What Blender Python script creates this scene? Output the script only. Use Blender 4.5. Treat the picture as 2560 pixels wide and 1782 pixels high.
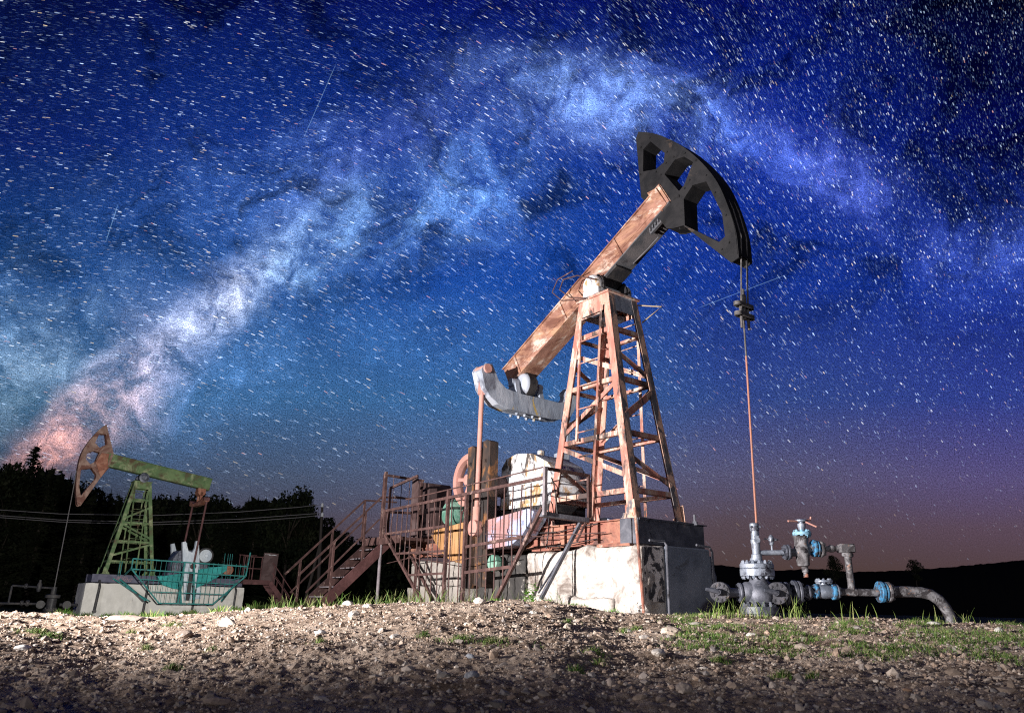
import bpy, bmesh, math, random
import numpy as np
from mathutils import Vector, Matrix, noise
from mathutils.geometry import tessellate_polygon
R = math.radians
rng = np.random.default_rng(7); random.seed(7)
for o in list(bpy.data.objects): bpy.data.objects.remove(o)
SC = bpy.context.scene; COL = SC.collection

# ---------------------------------------------------------------- camera (photo pixels are 2560 x 1782, focal 1900 px)
F, ROLL = 1900.0, 0.02
TH = math.atan(624 / 1900)
cam_d = bpy.data.cameras.new('camera'); cam = bpy.data.objects.new('camera', cam_d); COL.objects.link(cam)
cam_d.sensor_width = 36; cam_d.lens = F / 2560 * 36; cam_d.clip_end = 6000; cam_d.clip_start = .05
cam.matrix_world = Matrix.Rotation(math.pi / 2 + TH, 4, 'X') @ Matrix.Rotation(ROLL, 4, 'Z')
cam_d.dof.use_dof = True; cam_d.dof.focus_distance = 13.0; cam_d.dof.aperture_fstop = 5.0
SC.camera = cam
CR, CU, CF = [Vector(v) for v in (cam.matrix_world.col[0][:3], cam.matrix_world.col[1][:3], (-cam.matrix_world.col[2])[:3])]
def ray(px, py):
    return CR * ((px - 1280) / F) + CU * ((891 - py) / F) + CF
def at(px, py, Y):                       # point of the plane y = Y seen at that photo pixel
    r = ray(px, py); return r * (Y / r.y)

# ---------------------------------------------------------------- render settings
SC.view_settings.view_transform = 'Standard'; SC.view_settings.look = 'None'
SC.view_settings.exposure = 0; SC.view_settings.gamma = 1
SC.cycles.use_denoising = False
SC.cycles.max_bounces = 4; SC.cycles.pixel_filter_type = 'BLACKMAN_HARRIS'; SC.cycles.filter_width = 1.15

def srgb(*c):
    return [((x / 255 + .055) / 1.055) ** 2.4 if x > 10 else x / 255 / 12.92 for x in c] + [1]

# ---------------------------------------------------------------- night sky (world shader, a function of direction only)
class NT:
    def __init__(s, tree): s.t = tree; s.n = tree.nodes; s.l = tree.links
    def add(s, typ, **kw):
        nd = s.n.new(typ)
        for k, v in kw.items(): setattr(nd, k, v)
        return nd
    def put(s, sock, v):
        if isinstance(v, bpy.types.NodeSocket): s.l.new(v, sock)
        elif v is not None: sock.default_value = v
    def math(s, op, a, b=None, c=None, clamp=False):
        nd = s.add('ShaderNodeMath', operation=op, use_clamp=clamp)
        s.put(nd.inputs[0], a)
        if b is not None: s.put(nd.inputs[1], b)
        if c is not None: s.put(nd.inputs[2], c)
        return nd.outputs[0]
    def vmath(s, op, a, b=None):
        nd = s.add('ShaderNodeVectorMath', operation=op)
        s.put(nd.inputs[0], a)
        if b is not None: s.put(nd.inputs[1], b)
        return nd.outputs['Value'] if op in ('DOT_PRODUCT', 'LENGTH') else nd.outputs[0]
    def mix(s, f, a, b, mode='MIX'):
        nd = s.add('ShaderNodeMix', data_type='RGBA', blend_type=mode)
        s.put(nd.inputs[0], f); s.put(nd.inputs[6], a); s.put(nd.inputs[7], b); return nd.outputs[2]
    def ramp(s, f, stops, interp='LINEAR'):
        nd = s.add('ShaderNodeValToRGB'); r = nd.color_ramp; r.interpolation = interp
        while len(r.elements) < len(stops): r.elements.new(.5)
        for e, (p, c) in zip(r.elements, stops):
            e.position = p; e.color = c if len(c) == 4 else list(c) + [1]
        s.put(nd.inputs[0], f); return nd.outputs[0]
    def noise(s, v, scale, detail=4, rough=.5, dist=0, lac=2):
        nd = s.add('ShaderNodeTexNoise'); s.put(nd.inputs['Vector'], v)
        nd.inputs['Scale'].default_value = scale; nd.inputs['Detail'].default_value = detail
        nd.inputs['Roughness'].default_value = rough; nd.inputs['Distortion'].default_value = dist
        nd.inputs['Lacunarity'].default_value = lac
        return nd
    def maprange(s, v, a, b, c=0, d=1):
        nd = s.add('ShaderNodeMapRange'); s.put(nd.inputs[0], v)
        for i, x in enumerate((a, b, c, d)): nd.inputs[i + 1].default_value = x
        return nd.outputs[0]
    def sepxyz(s, v):
        nd = s.add('ShaderNodeSeparateXYZ'); s.put(nd.inputs[0], v); return nd.outputs
    def comb(s, x, y, z=0.0):
        nd = s.add('ShaderNodeCombineXYZ'); s.put(nd.inputs[0], x); s.put(nd.inputs[1], y); s.put(nd.inputs[2], z); return nd.outputs[0]

W = bpy.data.worlds.new('World'); SC.world = W; W.use_nodes = True
w = NT(W.node_tree); w.n.clear()
tc = w.add('ShaderNodeTexCoord'); D = tc.outputs['Generated']
zc = w.math('MAXIMUM', w.vmath('DOT_PRODUCT', D, CF), .12)
# sky coordinates in kilo-pixels of the photo, measured round one fixed direction of the sky
px = w.math('MULTIPLY_ADD', w.math('DIVIDE', w.vmath('DOT_PRODUCT', D, CR), zc), F / 1000, 1.28)
py = w.math('MULTIPLY_ADD', w.math('DIVIDE', w.vmath('DOT_PRODUCT', D, CU), zc), -F / 1000, .891)
P0 = w.comb(px, py)
wn = w.noise(P0, 2.2, 5, .55).outputs['Color']
warp = w.add('ShaderNodeVectorMath', operation='MULTIPLY_ADD'); w.put(warp.inputs[0], w.vmath('SUBTRACT', wn, (.5, .5, .5)))
warp.inputs[1].default_value = (.34, .34, 0); w.put(warp.inputs[2], P0); PW = warp.outputs[0]
cols = [
 (0.0, [(0, (5, 14, 62)), (.2, (12, 32, 100)), (.4, (30, 72, 130)), (.56, (58, 96, 128)), (.67, (52, 62, 80)), (.78, (42, 40, 50)), (.9, (50, 42, 46))]),
 (.65, [(0, (6, 18, 86)), (.2, (17, 48, 128)), (.4, (36, 80, 148)), (.56, (56, 98, 144)), (.67, (72, 84, 108)), (.74, (76, 68, 80)), (.82, (74, 60, 62))]),
 (1.3, [(0, (8, 20, 102)), (.2, (18, 52, 142)), (.4, (24, 70, 158)), (.56, (56, 100, 152)), (.67, (86, 96, 128)), (.745, (94, 82, 94)), (.82, (84, 68, 66))]),
 (1.9, [(0, (4, 14, 92)), (.2, (12, 38, 142)), (.4, (20, 50, 142)), (.56, (50, 70, 134)), (.66, (86, 84, 116)), (.73, (86, 72, 82)), (.8, (82, 64, 61))]),
 (2.5, [(0, (2, 3, 26)), (.2, (5, 12, 84)), (.4, (22, 48, 146)), (.56, (48, 62, 138)), (.67, (88, 78, 122)), (.74, (90, 72, 88)), (.8, (82, 64, 66))]),
]
yy = w.math('DIVIDE', py, 1.782)
prev = None
for i, (x, st) in enumerate(cols):
    c = w.ramp(yy, [(p, srgb(*k)) for p, k in st])
    if prev is None: prev = c
    else:
        nd = w.add('ShaderNodeMapRange', interpolation_type='SMOOTHSTEP'); w.put(nd.inputs[0], px)
        nd.inputs[1].default_value = cols[i - 1][0]; nd.inputs[2].default_value = x
        prev = w.mix(nd.outputs[0], prev, c)
sky = prev
# milky way: soft clouds of starlight along a band, broken up by noise
nz = w.noise(PW, 3.0, 9, .68, .5).outputs['Fac']
nz2 = w.noise(PW, 9, 8, .72, .8).outputs['Fac']
nz3 = w.noise(P0, 24, 6, .7).outputs['Fac']
cl = w.math('MULTIPLY', w.math('MULTIPLY', w.maprange(nz, .40, .62, .10, 1.05), w.maprange(nz2, .36, .64, .15, 1.65)), w.maprange(nz3, .3, .7, .55, 1.45))
blobs = [  # x, y, rx, ry, rot(deg), colour, gain
 (120, 1130, 110, 90, -30, (230, 150, 125), 1.15), (220, 1050, 200, 100, -38, (215, 165, 150), 1.2), (330, 960, 200, 130, -45, (180, 155, 155), .95),
 (410, 850, 200, 120, -45, (150, 150, 160), .9), (545, 745, 130, 95, -45, (200, 195, 200), 1.0), (620, 700, 190, 110, -40, (140, 155, 175), .8),
 (110, 900, 280, 200, -35, (120, 134, 145), .65), (60, 800, 260, 180, -20, (80, 115, 150), .55), (480, 880, 400, 260, -30, (68, 104, 150), .9),
 (740, 640, 240, 130, -30, (115, 140, 170), .9), (880, 590, 260, 120, -28, (105, 140, 180), .95), (1040, 530, 280, 120, -24, (105, 145, 195), 1.05),
 (1190, 490, 260, 140, -10, (80, 118, 175), .8), (1290, 240, 260, 120, -8, (95, 128, 185), .45), (1480, 265, 320, 115, 5, (110, 140, 200), 1.0),
 (1650, 280, 280, 90, 10, (100, 130, 190), .85), (1850, 310, 320, 110, 25, (65, 95, 185), .6), (640, 440, 460, 150, -12, (70, 105, 165), .85),
 (900, 390, 300, 140, -22, (95, 105, 165), .4), (2090, 420, 240, 120, 40, (88, 105, 185), .75), (2280, 560, 300, 130, 25, (70, 90, 180), .6),
 (2500, 630, 260, 130, 10, (80, 105, 190), .6), (1050, 900, 560, 300, 0, (40, 75, 115), .5),
]
total = None
for (bx, by, rx, ry, rot, c, g) in blobs:
    mp = w.add('ShaderNodeMapping', vector_type='TEXTURE'); w.put(mp.inputs[0], PW)
    mp.inputs[1].default_value = (bx / 1000, by / 1000, 0); mp.inputs[2].default_value = (0, 0, R(rot)); mp.inputs[3].default_value = (rx * 1.5 / 1000, ry * 1.45 / 1000, 1)
    gr = w.add('ShaderNodeTexGradient', gradient_type='QUADRATIC_SPHERE'); w.put(gr.inputs[0], mp.outputs[0])
    lin = [v * g for v in srgb(*c)[:3]]
    sc = w.add('ShaderNodeVectorMath', operation='SCALE'); sc.inputs[0].default_value = lin; w.put(sc.inputs['Scale'], gr.outputs[1])
    total = sc.outputs[0] if total is None else w.vmath('ADD', total, sc.outputs[0])
sc = w.add('ShaderNodeVectorMath', operation='SCALE'); w.put(sc.inputs[0], total); w.put(sc.inputs['Scale'], w.math('MULTIPLY', cl, 1.5))
sky = w.vmath('ADD', sky, sc.outputs[0])
# dark dust lanes inside the band
dark = w.math('MULTIPLY', w.maprange(w.noise(PW, 3.4, 9, .7, 1.4).outputs['Fac'], .49, .62), w.maprange(py, .95, .6))
sc = w.add('ShaderNodeVectorMath', operation='SCALE'); w.put(sc.inputs[0], sky); w.put(sc.inputs['Scale'], w.math('SUBTRACT', 1.0, w.math('MULTIPLY', dark, .66)))
sky = sc.outputs[0]
# countless faint stars below the resolution of the picture: a fine grain
fade = w.maprange(py, 1.42, 1.1, .12, 1)
g1 = w.noise(P0, 330, 2, .8).outputs['Fac']; g2 = w.noise(P0, 260, 1, .5).outputs['Color']
gr_ = w.math('MULTIPLY_ADD', w.math('MULTIPLY', w.math('SUBTRACT', g1, .5), fade), 4.6, 1.0)
sc = w.add('ShaderNodeVectorMath', operation='SCALE'); w.put(sc.inputs[0], sky); w.put(sc.inputs['Scale'], w.math('MAXIMUM', gr_, .1))
sky = sc.outputs[0]
bg = w.add('ShaderNodeBackground'); w.put(bg.inputs[0], sky); bg.inputs[1].default_value = 1.0
ou = w.add('ShaderNodeOutputWorld'); w.l.new(bg.outputs[0], ou.inputs[0])

# ---------------------------------------------------------------- lights: a weak sun added as fill for the unlit faces, and the photographer's two torches (off frame)
def spot(name, loc, target, power, size, blend, col, radius=.04):
    d = bpy.data.lights.new(name, 'SPOT'); d.energy = power; d.spot_size = R(size); d.spot_blend = blend; d.color = col; d.shadow_soft_size = radius
    o = bpy.data.objects.new(name, d); COL.objects.link(o); o.location = loc
    o.rotation_euler = (Vector(target) - Vector(loc)).to_track_quat('-Z', 'Y').to_euler(); return o
spot('torch_lamp', (-9.5, 3.0, 1.7), (.3, 10.6, 3.0), 23000, 87, 1.0, (1, .93, .88))
spot('torch_lamp', (-6.5, 18.5, 1.0), (-16.2, 33.8, 2.6), 8600, 62, .7, (1, .96, .9))
sd = bpy.data.lights.new('fill_sun', 'SUN'); sd.energy = .48; sd.angle = R(3); sd.color = (.95, .93, .95)
so = bpy.data.objects.new('fill_sun', sd); COL.objects.link(so); so.rotation_euler = (R(80), 0, R(-8))

# ---------------------------------------------------------------- materials
def wear(name, base, alt=None, dark=None, light=None, scale=3.0, rough=.75, metal=0.0, bump=.25, streak=1.0, alt_t=(.45, .6), dark_t=(.58, .66), light_t=(.62, .7), fine=40, speck=None, spec=.3, xs=1.0):
    m = bpy.data.materials.new(name); m.use_nodes = True; t = NT(m.node_tree); bs = t.n['Principled BSDF']
    c = t.add('ShaderNodeTexCoord'); mp = t.add('ShaderNodeMapping'); t.put(mp.inputs[0], c.outputs['Object']); mp.inputs[3].default_value = (1 / xs, 1, 1 / streak)
    v = mp.outputs[0]
    n1 = t.noise(v, scale, 8, .62, .4).outputs['Fac']
    col = list(base) + [1]
    lo = [x * .78 for x in base] + [1]
    col = t.mix(t.maprange(t.noise(v, scale * 3.3, 6, .6).outputs['Fac'], .35, .65), lo, col)
    if alt: col = t.mix(t.maprange(n1, *alt_t), col, list(alt) + [1])
    if light:
        col = t.mix(t.maprange(t.noise(t.vmath('ADD', v, (5.2, 1.3, 9.1)), scale * 1.3, 9, .68, .5).outputs['Fac'], *light_t), col, list(light) + [1])
    if dark:
        col = t.mix(t.maprange(t.noise(t.vmath('ADD', v, (1.7, 8.3, 2.9)), scale * .9, 10, .7, .6).outputs['Fac'], *dark_t), col, list(dark) + [1])
    if speck:
        col = t.mix(t.maprange(t.noise(v, fine, 3, .6).outputs['Fac'], .6, .68), col, list(speck) + [1])
    t.put(bs.inputs['Base Color'], col)
    rr = t.maprange(n1, .3, .7, max(rough - .12, .05), min(rough + .15, 1)); t.put(bs.inputs['Roughness'], rr)
    bs.inputs['Metallic'].default_value = metal; bs.inputs['Specular IOR Level'].default_value = spec
    if bump:
        b = t.add('ShaderNodeBump'); b.inputs['Strength'].default_value = bump; b.inputs['Distance'].default_value = .02
        t.put(b.inputs['Height'], t.noise(v, fine, 6, .65).outputs['Fac']); t.put(bs.inputs['Normal'], b.outputs[0])
    return m
M = {}
M['tower'] = wear('rusty_salmon_paint', (.46, .20, .16), alt=(.54, .34, .27), dark=(.08, .06, .058), light=(.62, .50, .43), scale=3.0, dark_t=(.53, .60), light_t=(.52, .60), streak=2.8, speck=(.42, .13, .07))
M['towerdark'] = wear('flaking_shaded_black_paint', (.12, .12, .14), alt=(.22, .19, .19), light=(.66, .42, .32), scale=3.2, light_t=(.47, .52), streak=2.2, rough=.6)  # black paint plus the shade of the legs' unlit side, both in the colour
M['beam'] = wear('rusty_beam_steel', (.38, .20, .15), xs=2.4, alt=(.46, .26, .165), dark=(.16, .07, .05), light=(.62, .50, .43), scale=3.4, dark_t=(.46, .60), light_t=(.52, .61), rough=.7, speck=(.24, .10, .06))
M['beamdark'] = wear('dark_grey_beam', (.09, .095, .11), alt=(.15, .14, .15), dark=(.04, .035, .04), light=(.4, .28, .2), scale=2, light_t=(.66, .7))
M['head'] = wear('black_horsehead_paint', (.011, .0115, .014), alt=(.018, .0175, .02), dark=(.008, .008, .009), light=(.07, .05, .04), scale=2.6, light_t=(.62, .70), rough=.62)
M['yoke'] = wear('grey_blue_paint', (.33, .38, .47), alt=(.46, .50, .58), dark=(.12, .13, .17), light=(.58, .42, .14), scale=3, dark_t=(.53, .66), light_t=(.59, .63), streak=2.5, rough=.5)
M['black'] = wear('oily_black_steel', (.03, .03, .035), alt=(.06, .055, .055), scale=4, rough=.5)
M['crank'] = wear('burnt_brown_steel', (.035, .03, .03), alt=(.07, .045, .035), dark=(.02, .02, .022), light=(.22, .10, .04), scale=2.8, light_t=(.54, .64), streak=2)
M['orange'] = wear('ochre_paint', (.42, .22, .09), alt=(.48, .27, .13), dark=(.13, .07, .05), scale=2, dark_t=(.63, .7), streak=2)
M['boat'] = wear('pink_and_blue_paint', (.42, .24, .24), alt=(.33, .38, .54), dark=(.09, .15, .10), light=(.5, .25, .2), scale=1.5, alt_t=(.44, .52), dark_t=(.6, .66), light_t=(.64, .7), speck=(.4, .12, .1))
M['white'] = wear('dirty_white_paint', (.74, .75, .78), alt=(.62, .64, .68), dark=(.08, .07, .065), light=(.46, .29, .15), scale=2.2, dark_t=(.56, .62), light_t=(.54, .60), streak=1.8, rough=.55)
M['pink'] = wear('pink_primer', (.56, .29, .25), alt=(.46, .24, .20), dark=(.3, .14, .1), scale=3, dark_t=(.64, .74))
M['green'] = wear('green_motor_paint', (.10, .25, .19), alt=(.22, .38, .31), dark=(.05, .06, .05), scale=4, dark_t=(.56, .66))
M['cabinet'] = wear('dark_cabinet_steel', (.075, .045, .045), alt=(.11, .075, .075), dark=(.02, .02, .02), scale=2.5)
M['rail'] = wear('brown_rail_paint', (.07, .038, .036), alt=(.11, .06, .055), dark=(.06, .035, .035), light=(.26, .18, .16), scale=6, light_t=(.58, .66), streak=1.2)
M['frame'] = wear('rust_red_frame', (.30, .12, .09), alt=(.38, .19, .13), dark=(.10, .055, .05), light=(.50, .38, .32), scale=2.6, dark_t=(.52, .62), light_t=(.58, .66), speck=(.2, .09, .07))
M['framedark'] = wear('black_frame_paint', (.095, .10, .125), alt=(.15, .155, .185), dark=(.02, .02, .025), light=(.30, .25, .25), scale=3.4, light_t=(.66, .7), rough=.55)
M['concrete'] = wear('stained_white_concrete', (.62, .59, .56), alt=(.50, .46, .43), dark=(.17, .14, .125), light=(.76, .73, .70), scale=2.6, dark_t=(.49, .64), rough=.95, bump=.9, fine=26, speck=(.34, .29, .26), spec=.1)
M['concrete2'] = wear('grey_concrete', (.42, .39, .36), alt=(.30, .28, .26), dark=(.10, .09, .085), light=(.55, .5, .46), scale=2.4, rough=.95, bump=.9, fine=30, spec=.1)
M['peel'] = wear('peeling_white_coat', (.05, .05, .06), alt=(.09, .09, .10), light=(.72, .68, .66), scale=3.0, light_t=(.49, .53), rough=.85, bump=.6)
M['oily'] = wear('oil_soaked_concrete', (.05, .048, .048), alt=(.08, .075, .072), dark=(.02, .02, .02), light=(.5, .46, .42), scale=2.2, light_t=(.58, .63), rough=.8, bump=.8, fine=26)
M['slab'] = wear('dark_grey_slab', (.19, .22, .28), alt=(.24, .27, .33), dark=(.08, .08, .085), light=(.2, .15, .12), scale=1.6, light_t=(.68, .8), rough=.85, bump=.2, fine=60)
M['well'] = wear('galvanised_grey_steel', (.23, .27, .34), alt=(.34, .38, .46), dark=(.06, .06, .08), light=(.34, .22, .17), scale=6, dark_t=(.54, .6), light_t=(.62, .68), rough=.42, metal=.35, spec=.5)
M['welldark'] = wear('dark_iron', (.09, .10, .13), alt=(.15, .16, .20), dark=(.03, .03, .04), light=(.26, .18, .14), scale=7, light_t=(.66, .74), rough=.45, metal=.3, spec=.5)
M['iron'] = wear('black_greased_iron', (.035, .036, .045), alt=(.065, .065, .08), light=(.13, .10, .085), scale=8, light_t=(.6, .68), rough=.45, metal=.2)
M['pipe'] = wear('flaking_pipe_paint', (.13, .125, .135), alt=(.28, .28, .30), dark=(.06, .055, .06), light=(.40, .24, .18), scale=9, dark_t=(.5, .56), light_t=(.6, .66), rough=.6, metal=.15)
M['blue'] = wear('bright_blue_paint', (.06, .24, .46), alt=(.09, .30, .52), dark=(.07, .07, .085), scale=12, dark_t=(.50, .56), light=(.25, .16, .12), light_t=(.6, .66), rough=.5)
M['lblue'] = wear('pale_blue_paint', (.22, .47, .66), alt=(.3, .52, .68), dark=(.1, .11, .13), scale=12, dark_t=(.5, .58), rough=.5)
M['rod'] = wear('rusty_torchlit_rod', (.46, .20, .14), alt=(.36, .18, .14), scale=6, rough=.6)
M['rope'] = wear('grey_wire_rope', (.11, .105, .11), alt=(.17, .16, .16), scale=20, rough=.6, metal=.3)
M['brass'] = wear('yellowed_rod_paint', (.42, .33, .22), dark=(.12, .09, .07), scale=6)
M['lgreen'] = wear('olive_green_paint', (.095, .165, .07), alt=(.15, .22, .10), dark=(.09, .06, .035), light=(.30, .33, .19), scale=1.8, dark_t=(.52, .64), light_t=(.52, .66))
M['lhead'] = wear('faded_red_brown_paint', (.24, .145, .115), alt=(.34, .23, .19), dark=(.14, .06, .045), light=(.48, .37, .32), scale=2.6, dark_t=(.5, .57))
M['lheadred'] = wear('worn_red_paint', (.28, .11, .07), alt=(.38, .19, .13), dark=(.1, .05, .04), scale=4)
M['teal'] = wear('teal_paint', (.03, .21, .20), alt=(.05, .27, .26), dark=(.05, .06, .055), scale=4, dark_t=(.52, .62))
M['boatteal'] = wear('teal_weight_paint', (.03, .30, .29), alt=(.05, .37, .35), dark=(.03, .10, .10), scale=3, dark_t=(.58, .7))
M['lwhite'] = wear('pale_blue_white_paint', (.55, .62, .70), alt=(.66, .72, .78), dark=(.12, .11, .12), scale=3, dark_t=(.62, .68), streak=2)
M['lframe'] = wear('slate_frame_paint', (.10, .10, .15), alt=(.13, .13, .18), light=(.4, .26, .34), scale=3.5, light_t=(.72, .76))
M['lconcrete'] = wear('cream_concrete', (.72, .70, .66), alt=(.62, .60, .56), dark=(.2, .17, .14), light=(.7, .66, .6), scale=1.1, dark_t=(.66, .78), rough=.95, bump=.6, streak=1.6, fine=20, spec=.1)
M['lbrown'] = wear('dull_red_steel', (.10, .045, .045), alt=(.14, .065, .065), dark=(.06, .03, .03), scale=3)
M['wood'] = wear('weathered_pole', (.06, .05, .045), scale=8, rough=.9)
M['ceramic'] = wear('white_ceramic', (.75, .77, .8), scale=9, rough=.3, bump=0)
M['wire'] = wear('aluminium_wire', (.20, .19, .2), scale=9, rough=.5, bump=0)
M['post'] = wear('grey_post_paint', (.20, .18, .20), alt=(.28, .25, .27), dark=(.14, .11, .11), scale=5)

def attr_mat(name, rough=.9, spec=.2, trans=0, noise_amt=.25):
    m = bpy.data.materials.new(name); m.use_nodes = True; t = NT(m.node_tree); bs = t.n['Principled BSDF']
    a = t.add('ShaderNodeAttribute', attribute_name='col')
    c = t.add('ShaderNodeTexCoord')
    nz = t.noise(c.outputs['Object'], 60, 5, .65).outputs['Fac']
    sc = t.add('ShaderNodeVectorMath', operation='SCALE'); t.put(sc.inputs[0], a.outputs['Color']); t.put(sc.inputs['Scale'], t.maprange(nz, .3, .7, 1 - noise_amt, 1 + noise_amt))
    t.put(bs.inputs['Base Color'], sc.outputs[0]); bs.inputs['Roughness'].default_value = rough; bs.inputs['Specular IOR Level'].default_value = spec
    return m
M['stone'] = attr_mat('river_stone', .85, .25)
M['blade'] = attr_mat('grass_blade', .7, .2)
M['leaf'] = wear('night_foliage', (.012, .017, .009), alt=(.02, .025, .012), scale=.6, rough=.9, bump=0, spec=.1)
M['leaf2'] = wear('night_foliage_warm', (.02, .025, .013), alt=(.03, .033, .018), scale=.6, rough=.9, bump=0, spec=.1)
M['bark'] = wear('night_bark', (.05, .04, .03), scale=3, rough=.95)

# ---------------------------------------------------------------- mesh builder
class MB:
    def __init__(s): s.v = []; s.f = []; s.mi = []; s.cur = 0
    def add(s, vs, fs):
        k = len(s.v); s.v += [tuple(v) for v in vs]; s.mi += [s.cur] * len(fs); s.f += [tuple(i + k for i in f) for f in fs]; return s
    def box(s, x0, x1, y0, y1, z0, z1):
        v = [(x, y, z) for x in (x0, x1) for y in (y0, y1) for z in (z0, z1)]
        return s.add(v, [(0, 1, 3, 2), (4, 6, 7, 5), (0, 4, 5, 1), (2, 3, 7, 6), (0, 2, 6, 4), (1, 5, 7, 3)])
    def bar(s, p, q, wd, ht, up=(0, 0, 1), off=(0, 0, 0)):
        p = Vector(p) + Vector(off); q = Vector(q) + Vector(off); d = (q - p).normalized(); u = Vector(up)
        sd_ = d.cross(u)
        if sd_.length < 1e-4: sd_ = d.cross(Vector((1, 0, 0)))
        sd_.normalize(); u = sd_.cross(d).normalized()
        v = [c + sd_ * a * wd / 2 + u * b * ht / 2 for c in (p, q) for a in (-1, 1) for b in (-1, 1)]
        return s.add(v, [(0, 1, 3, 2), (4, 6, 7, 5), (0, 4, 5, 1), (2, 3, 7, 6), (0, 2, 6, 4), (1, 5, 7, 3)])
    def tube(s, pts, r, n=8, cap=True):
        pts = [Vector(p) for p in pts]; k = len(pts); rs = r if isinstance(r, (list, tuple)) else [r] * k
        vs = []; ref = None
        for i, p in enumerate(pts):
            d = (pts[min(i + 1, k - 1)] - pts[max(i - 1, 0)]).normalized()
            if ref is None: ref = d.orthogonal().normalized()
            ref = (ref - d * ref.dot(d)).normalized(); b = d.cross(ref)
            vs += [p + (ref * math.cos(2 * math.pi * j / n) + b * math.sin(2 * math.pi * j / n)) * rs[i] for j in range(n)]
        fs = [(i * n + j, i * n + (j + 1) % n, (i + 1) * n + (j + 1) % n, (i + 1) * n + j) for i in range(k - 1) for j in range(n)]
        if cap: fs += [tuple(range(n))[::-1], tuple(range((k - 1) * n, k * n))]
        return s.add(vs, fs)
    def lathe(s, c, axis, prof, n=20, cap=True):       # prof: (distance along the axis, radius)
        c = Vector(c); ax = Vector(axis).normalized(); e = ax.orthogonal().normalized(); b = ax.cross(e)
        vs = [c + ax * h + (e * math.cos(2 * math.pi * j / n) + b * math.sin(2 * math.pi * j / n)) * max(r_, 1e-4) for h, r_ in prof for j in range(n)]
        k = len(prof)
        fs = [(i * n + j, i * n + (j + 1) % n, (i + 1) * n + (j + 1) % n, (i + 1) * n + j) for i in range(k - 1) for j in range(n)]
        if cap: fs += [tuple(range(n))[::-1], tuple(range((k - 1) * n, k * n))]
        return s.add(vs, fs)
    def cyl(s, p, q, r, n=20):
        d = Vector(q) - Vector(p); return s.lathe(p, d, [(0, r), (d.length, r)], n)
    def prism(s, outer, b0, b1, holes=(), pl='xz'):   # polygon in x-z (or y-z) pushed through from b0 to b1
        loops = [list(outer)] + [list(h) for h in holes]
        mk = (lambda a, z, b: (a, b, z)) if pl == 'xz' else (lambda a, z, b: (b, a, z))
        flat = [p for l in loops for p in l]; n = len(flat)
        tri = tessellate_polygon([[Vector((p[0], p[1], 0)) for p in l] for l in loops])
        vs = [mk(a, z, b0) for a, z in flat] + [mk(a, z, b1) for a, z in flat]
        fs = [tuple(t) for t in tri] + [tuple(i + n for i in t)[::-1] for t in tri]
        k = 0
        for l in loops:
            m_ = len(l)
            fs += [(k + i, k + (i + 1) % m_, n + k + (i + 1) % m_, n + k + i) for i in range(m_)]; k += m_
        return s.add(vs, fs)
    def ball(s, c, r, n=14):
        return s.lathe(Vector(c) - Vector((0, 0, r if not isinstance(r, tuple) else r[2])), (0, 0, 1), [(r * (1 - math.cos(math.pi * i / 8)), r * math.sin(math.pi * i / 8)) for i in range(9)], n)
    def build(s, name, mat, parent=None, smooth=False, bevel=0.0):
        me = bpy.data.meshes.new(name); me.from_pydata(s.v, [], s.f); me.polygons.foreach_set('material_index', s.mi)
        bm = bmesh.new(); bm.from_mesh(me); bmesh.ops.recalc_face_normals(bm, faces=bm.faces); bm.to_mesh(me); bm.free()
        for m_ in (mat if isinstance(mat, (list, tuple)) else [mat]): me.materials.append(M[m_])
        o = bpy.data.objects.new(name, me); COL.objects.link(o)
        if parent: o.parent = parent
        if smooth:
            me.polygons.foreach_set('use_smooth', [True] * len(me.polygons))
            me.set_sharp_from_angle(angle=R(40))
        if bevel:
            md = o.modifiers.new('edge', 'BEVEL'); md.width = bevel; md.segments = 1; md.limit_method = 'ANGLE'
        return o
def tag(o, label=None, cat=None, group=None, kind=None):
    for k, v in (('label', label), ('category', cat), ('group', group), ('kind', kind)):
        if v: o[k] = v
    return o
def thing(name, label, cat, loc=(0, 0, 0), rz=0, group=None):
    o = bpy.data.objects.new(name, None); COL.objects.link(o); o.location = loc; o.rotation_euler = (0, 0, rz); o.empty_display_size = .3
    return tag(o, label, cat, group)
def lerp(a, b, t): return a + (b - a) * t
def v3(a, b, t): return tuple(lerp(x, y, t) for x, y in zip(a, b))

# ---------------------------------------------------------------- terrain height
GT = [-2.5, -1.0, -.64, -.473, -.328, -.2165, -.08, -.01, .057, .14, .25, .42, .64, 1.0, 2.5]
GG = [-.016, -.016, -.0165, -.024, -.0125, -.005, .003, .005, .0045, -.006, -.007, -.007, -.0105, -.012, -.012]
def gslope(t): return np.interp(t, GT, GG)
def smooth(x): x = np.clip(x, 0, 1); return x * x * (3 - 2 * x)
def hgt(X, Y):
    X = np.asarray(X, float); Y = np.asarray(Y, float)
    r = np.hypot(X, Y)
    t = np.where(Y > .05, X / np.maximum(Y, .05), np.sign(X) * 2.5); g = gslope(np.clip(t, -2.5, 2.5))
    f = np.clip(r / 8.5, 0, 1)
    near = -.52 + (.52 + 8.5 * g) * f ** 1.03
    far = np.where(g < -.0, g * np.minimum(r, 42), g * 8.5) - .035 * smooth((r - 8.7) / 1.2)
    back = np.where(g > -.012, 0, 0)
    return np.where(r < 8.5, near, far + back)
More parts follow.
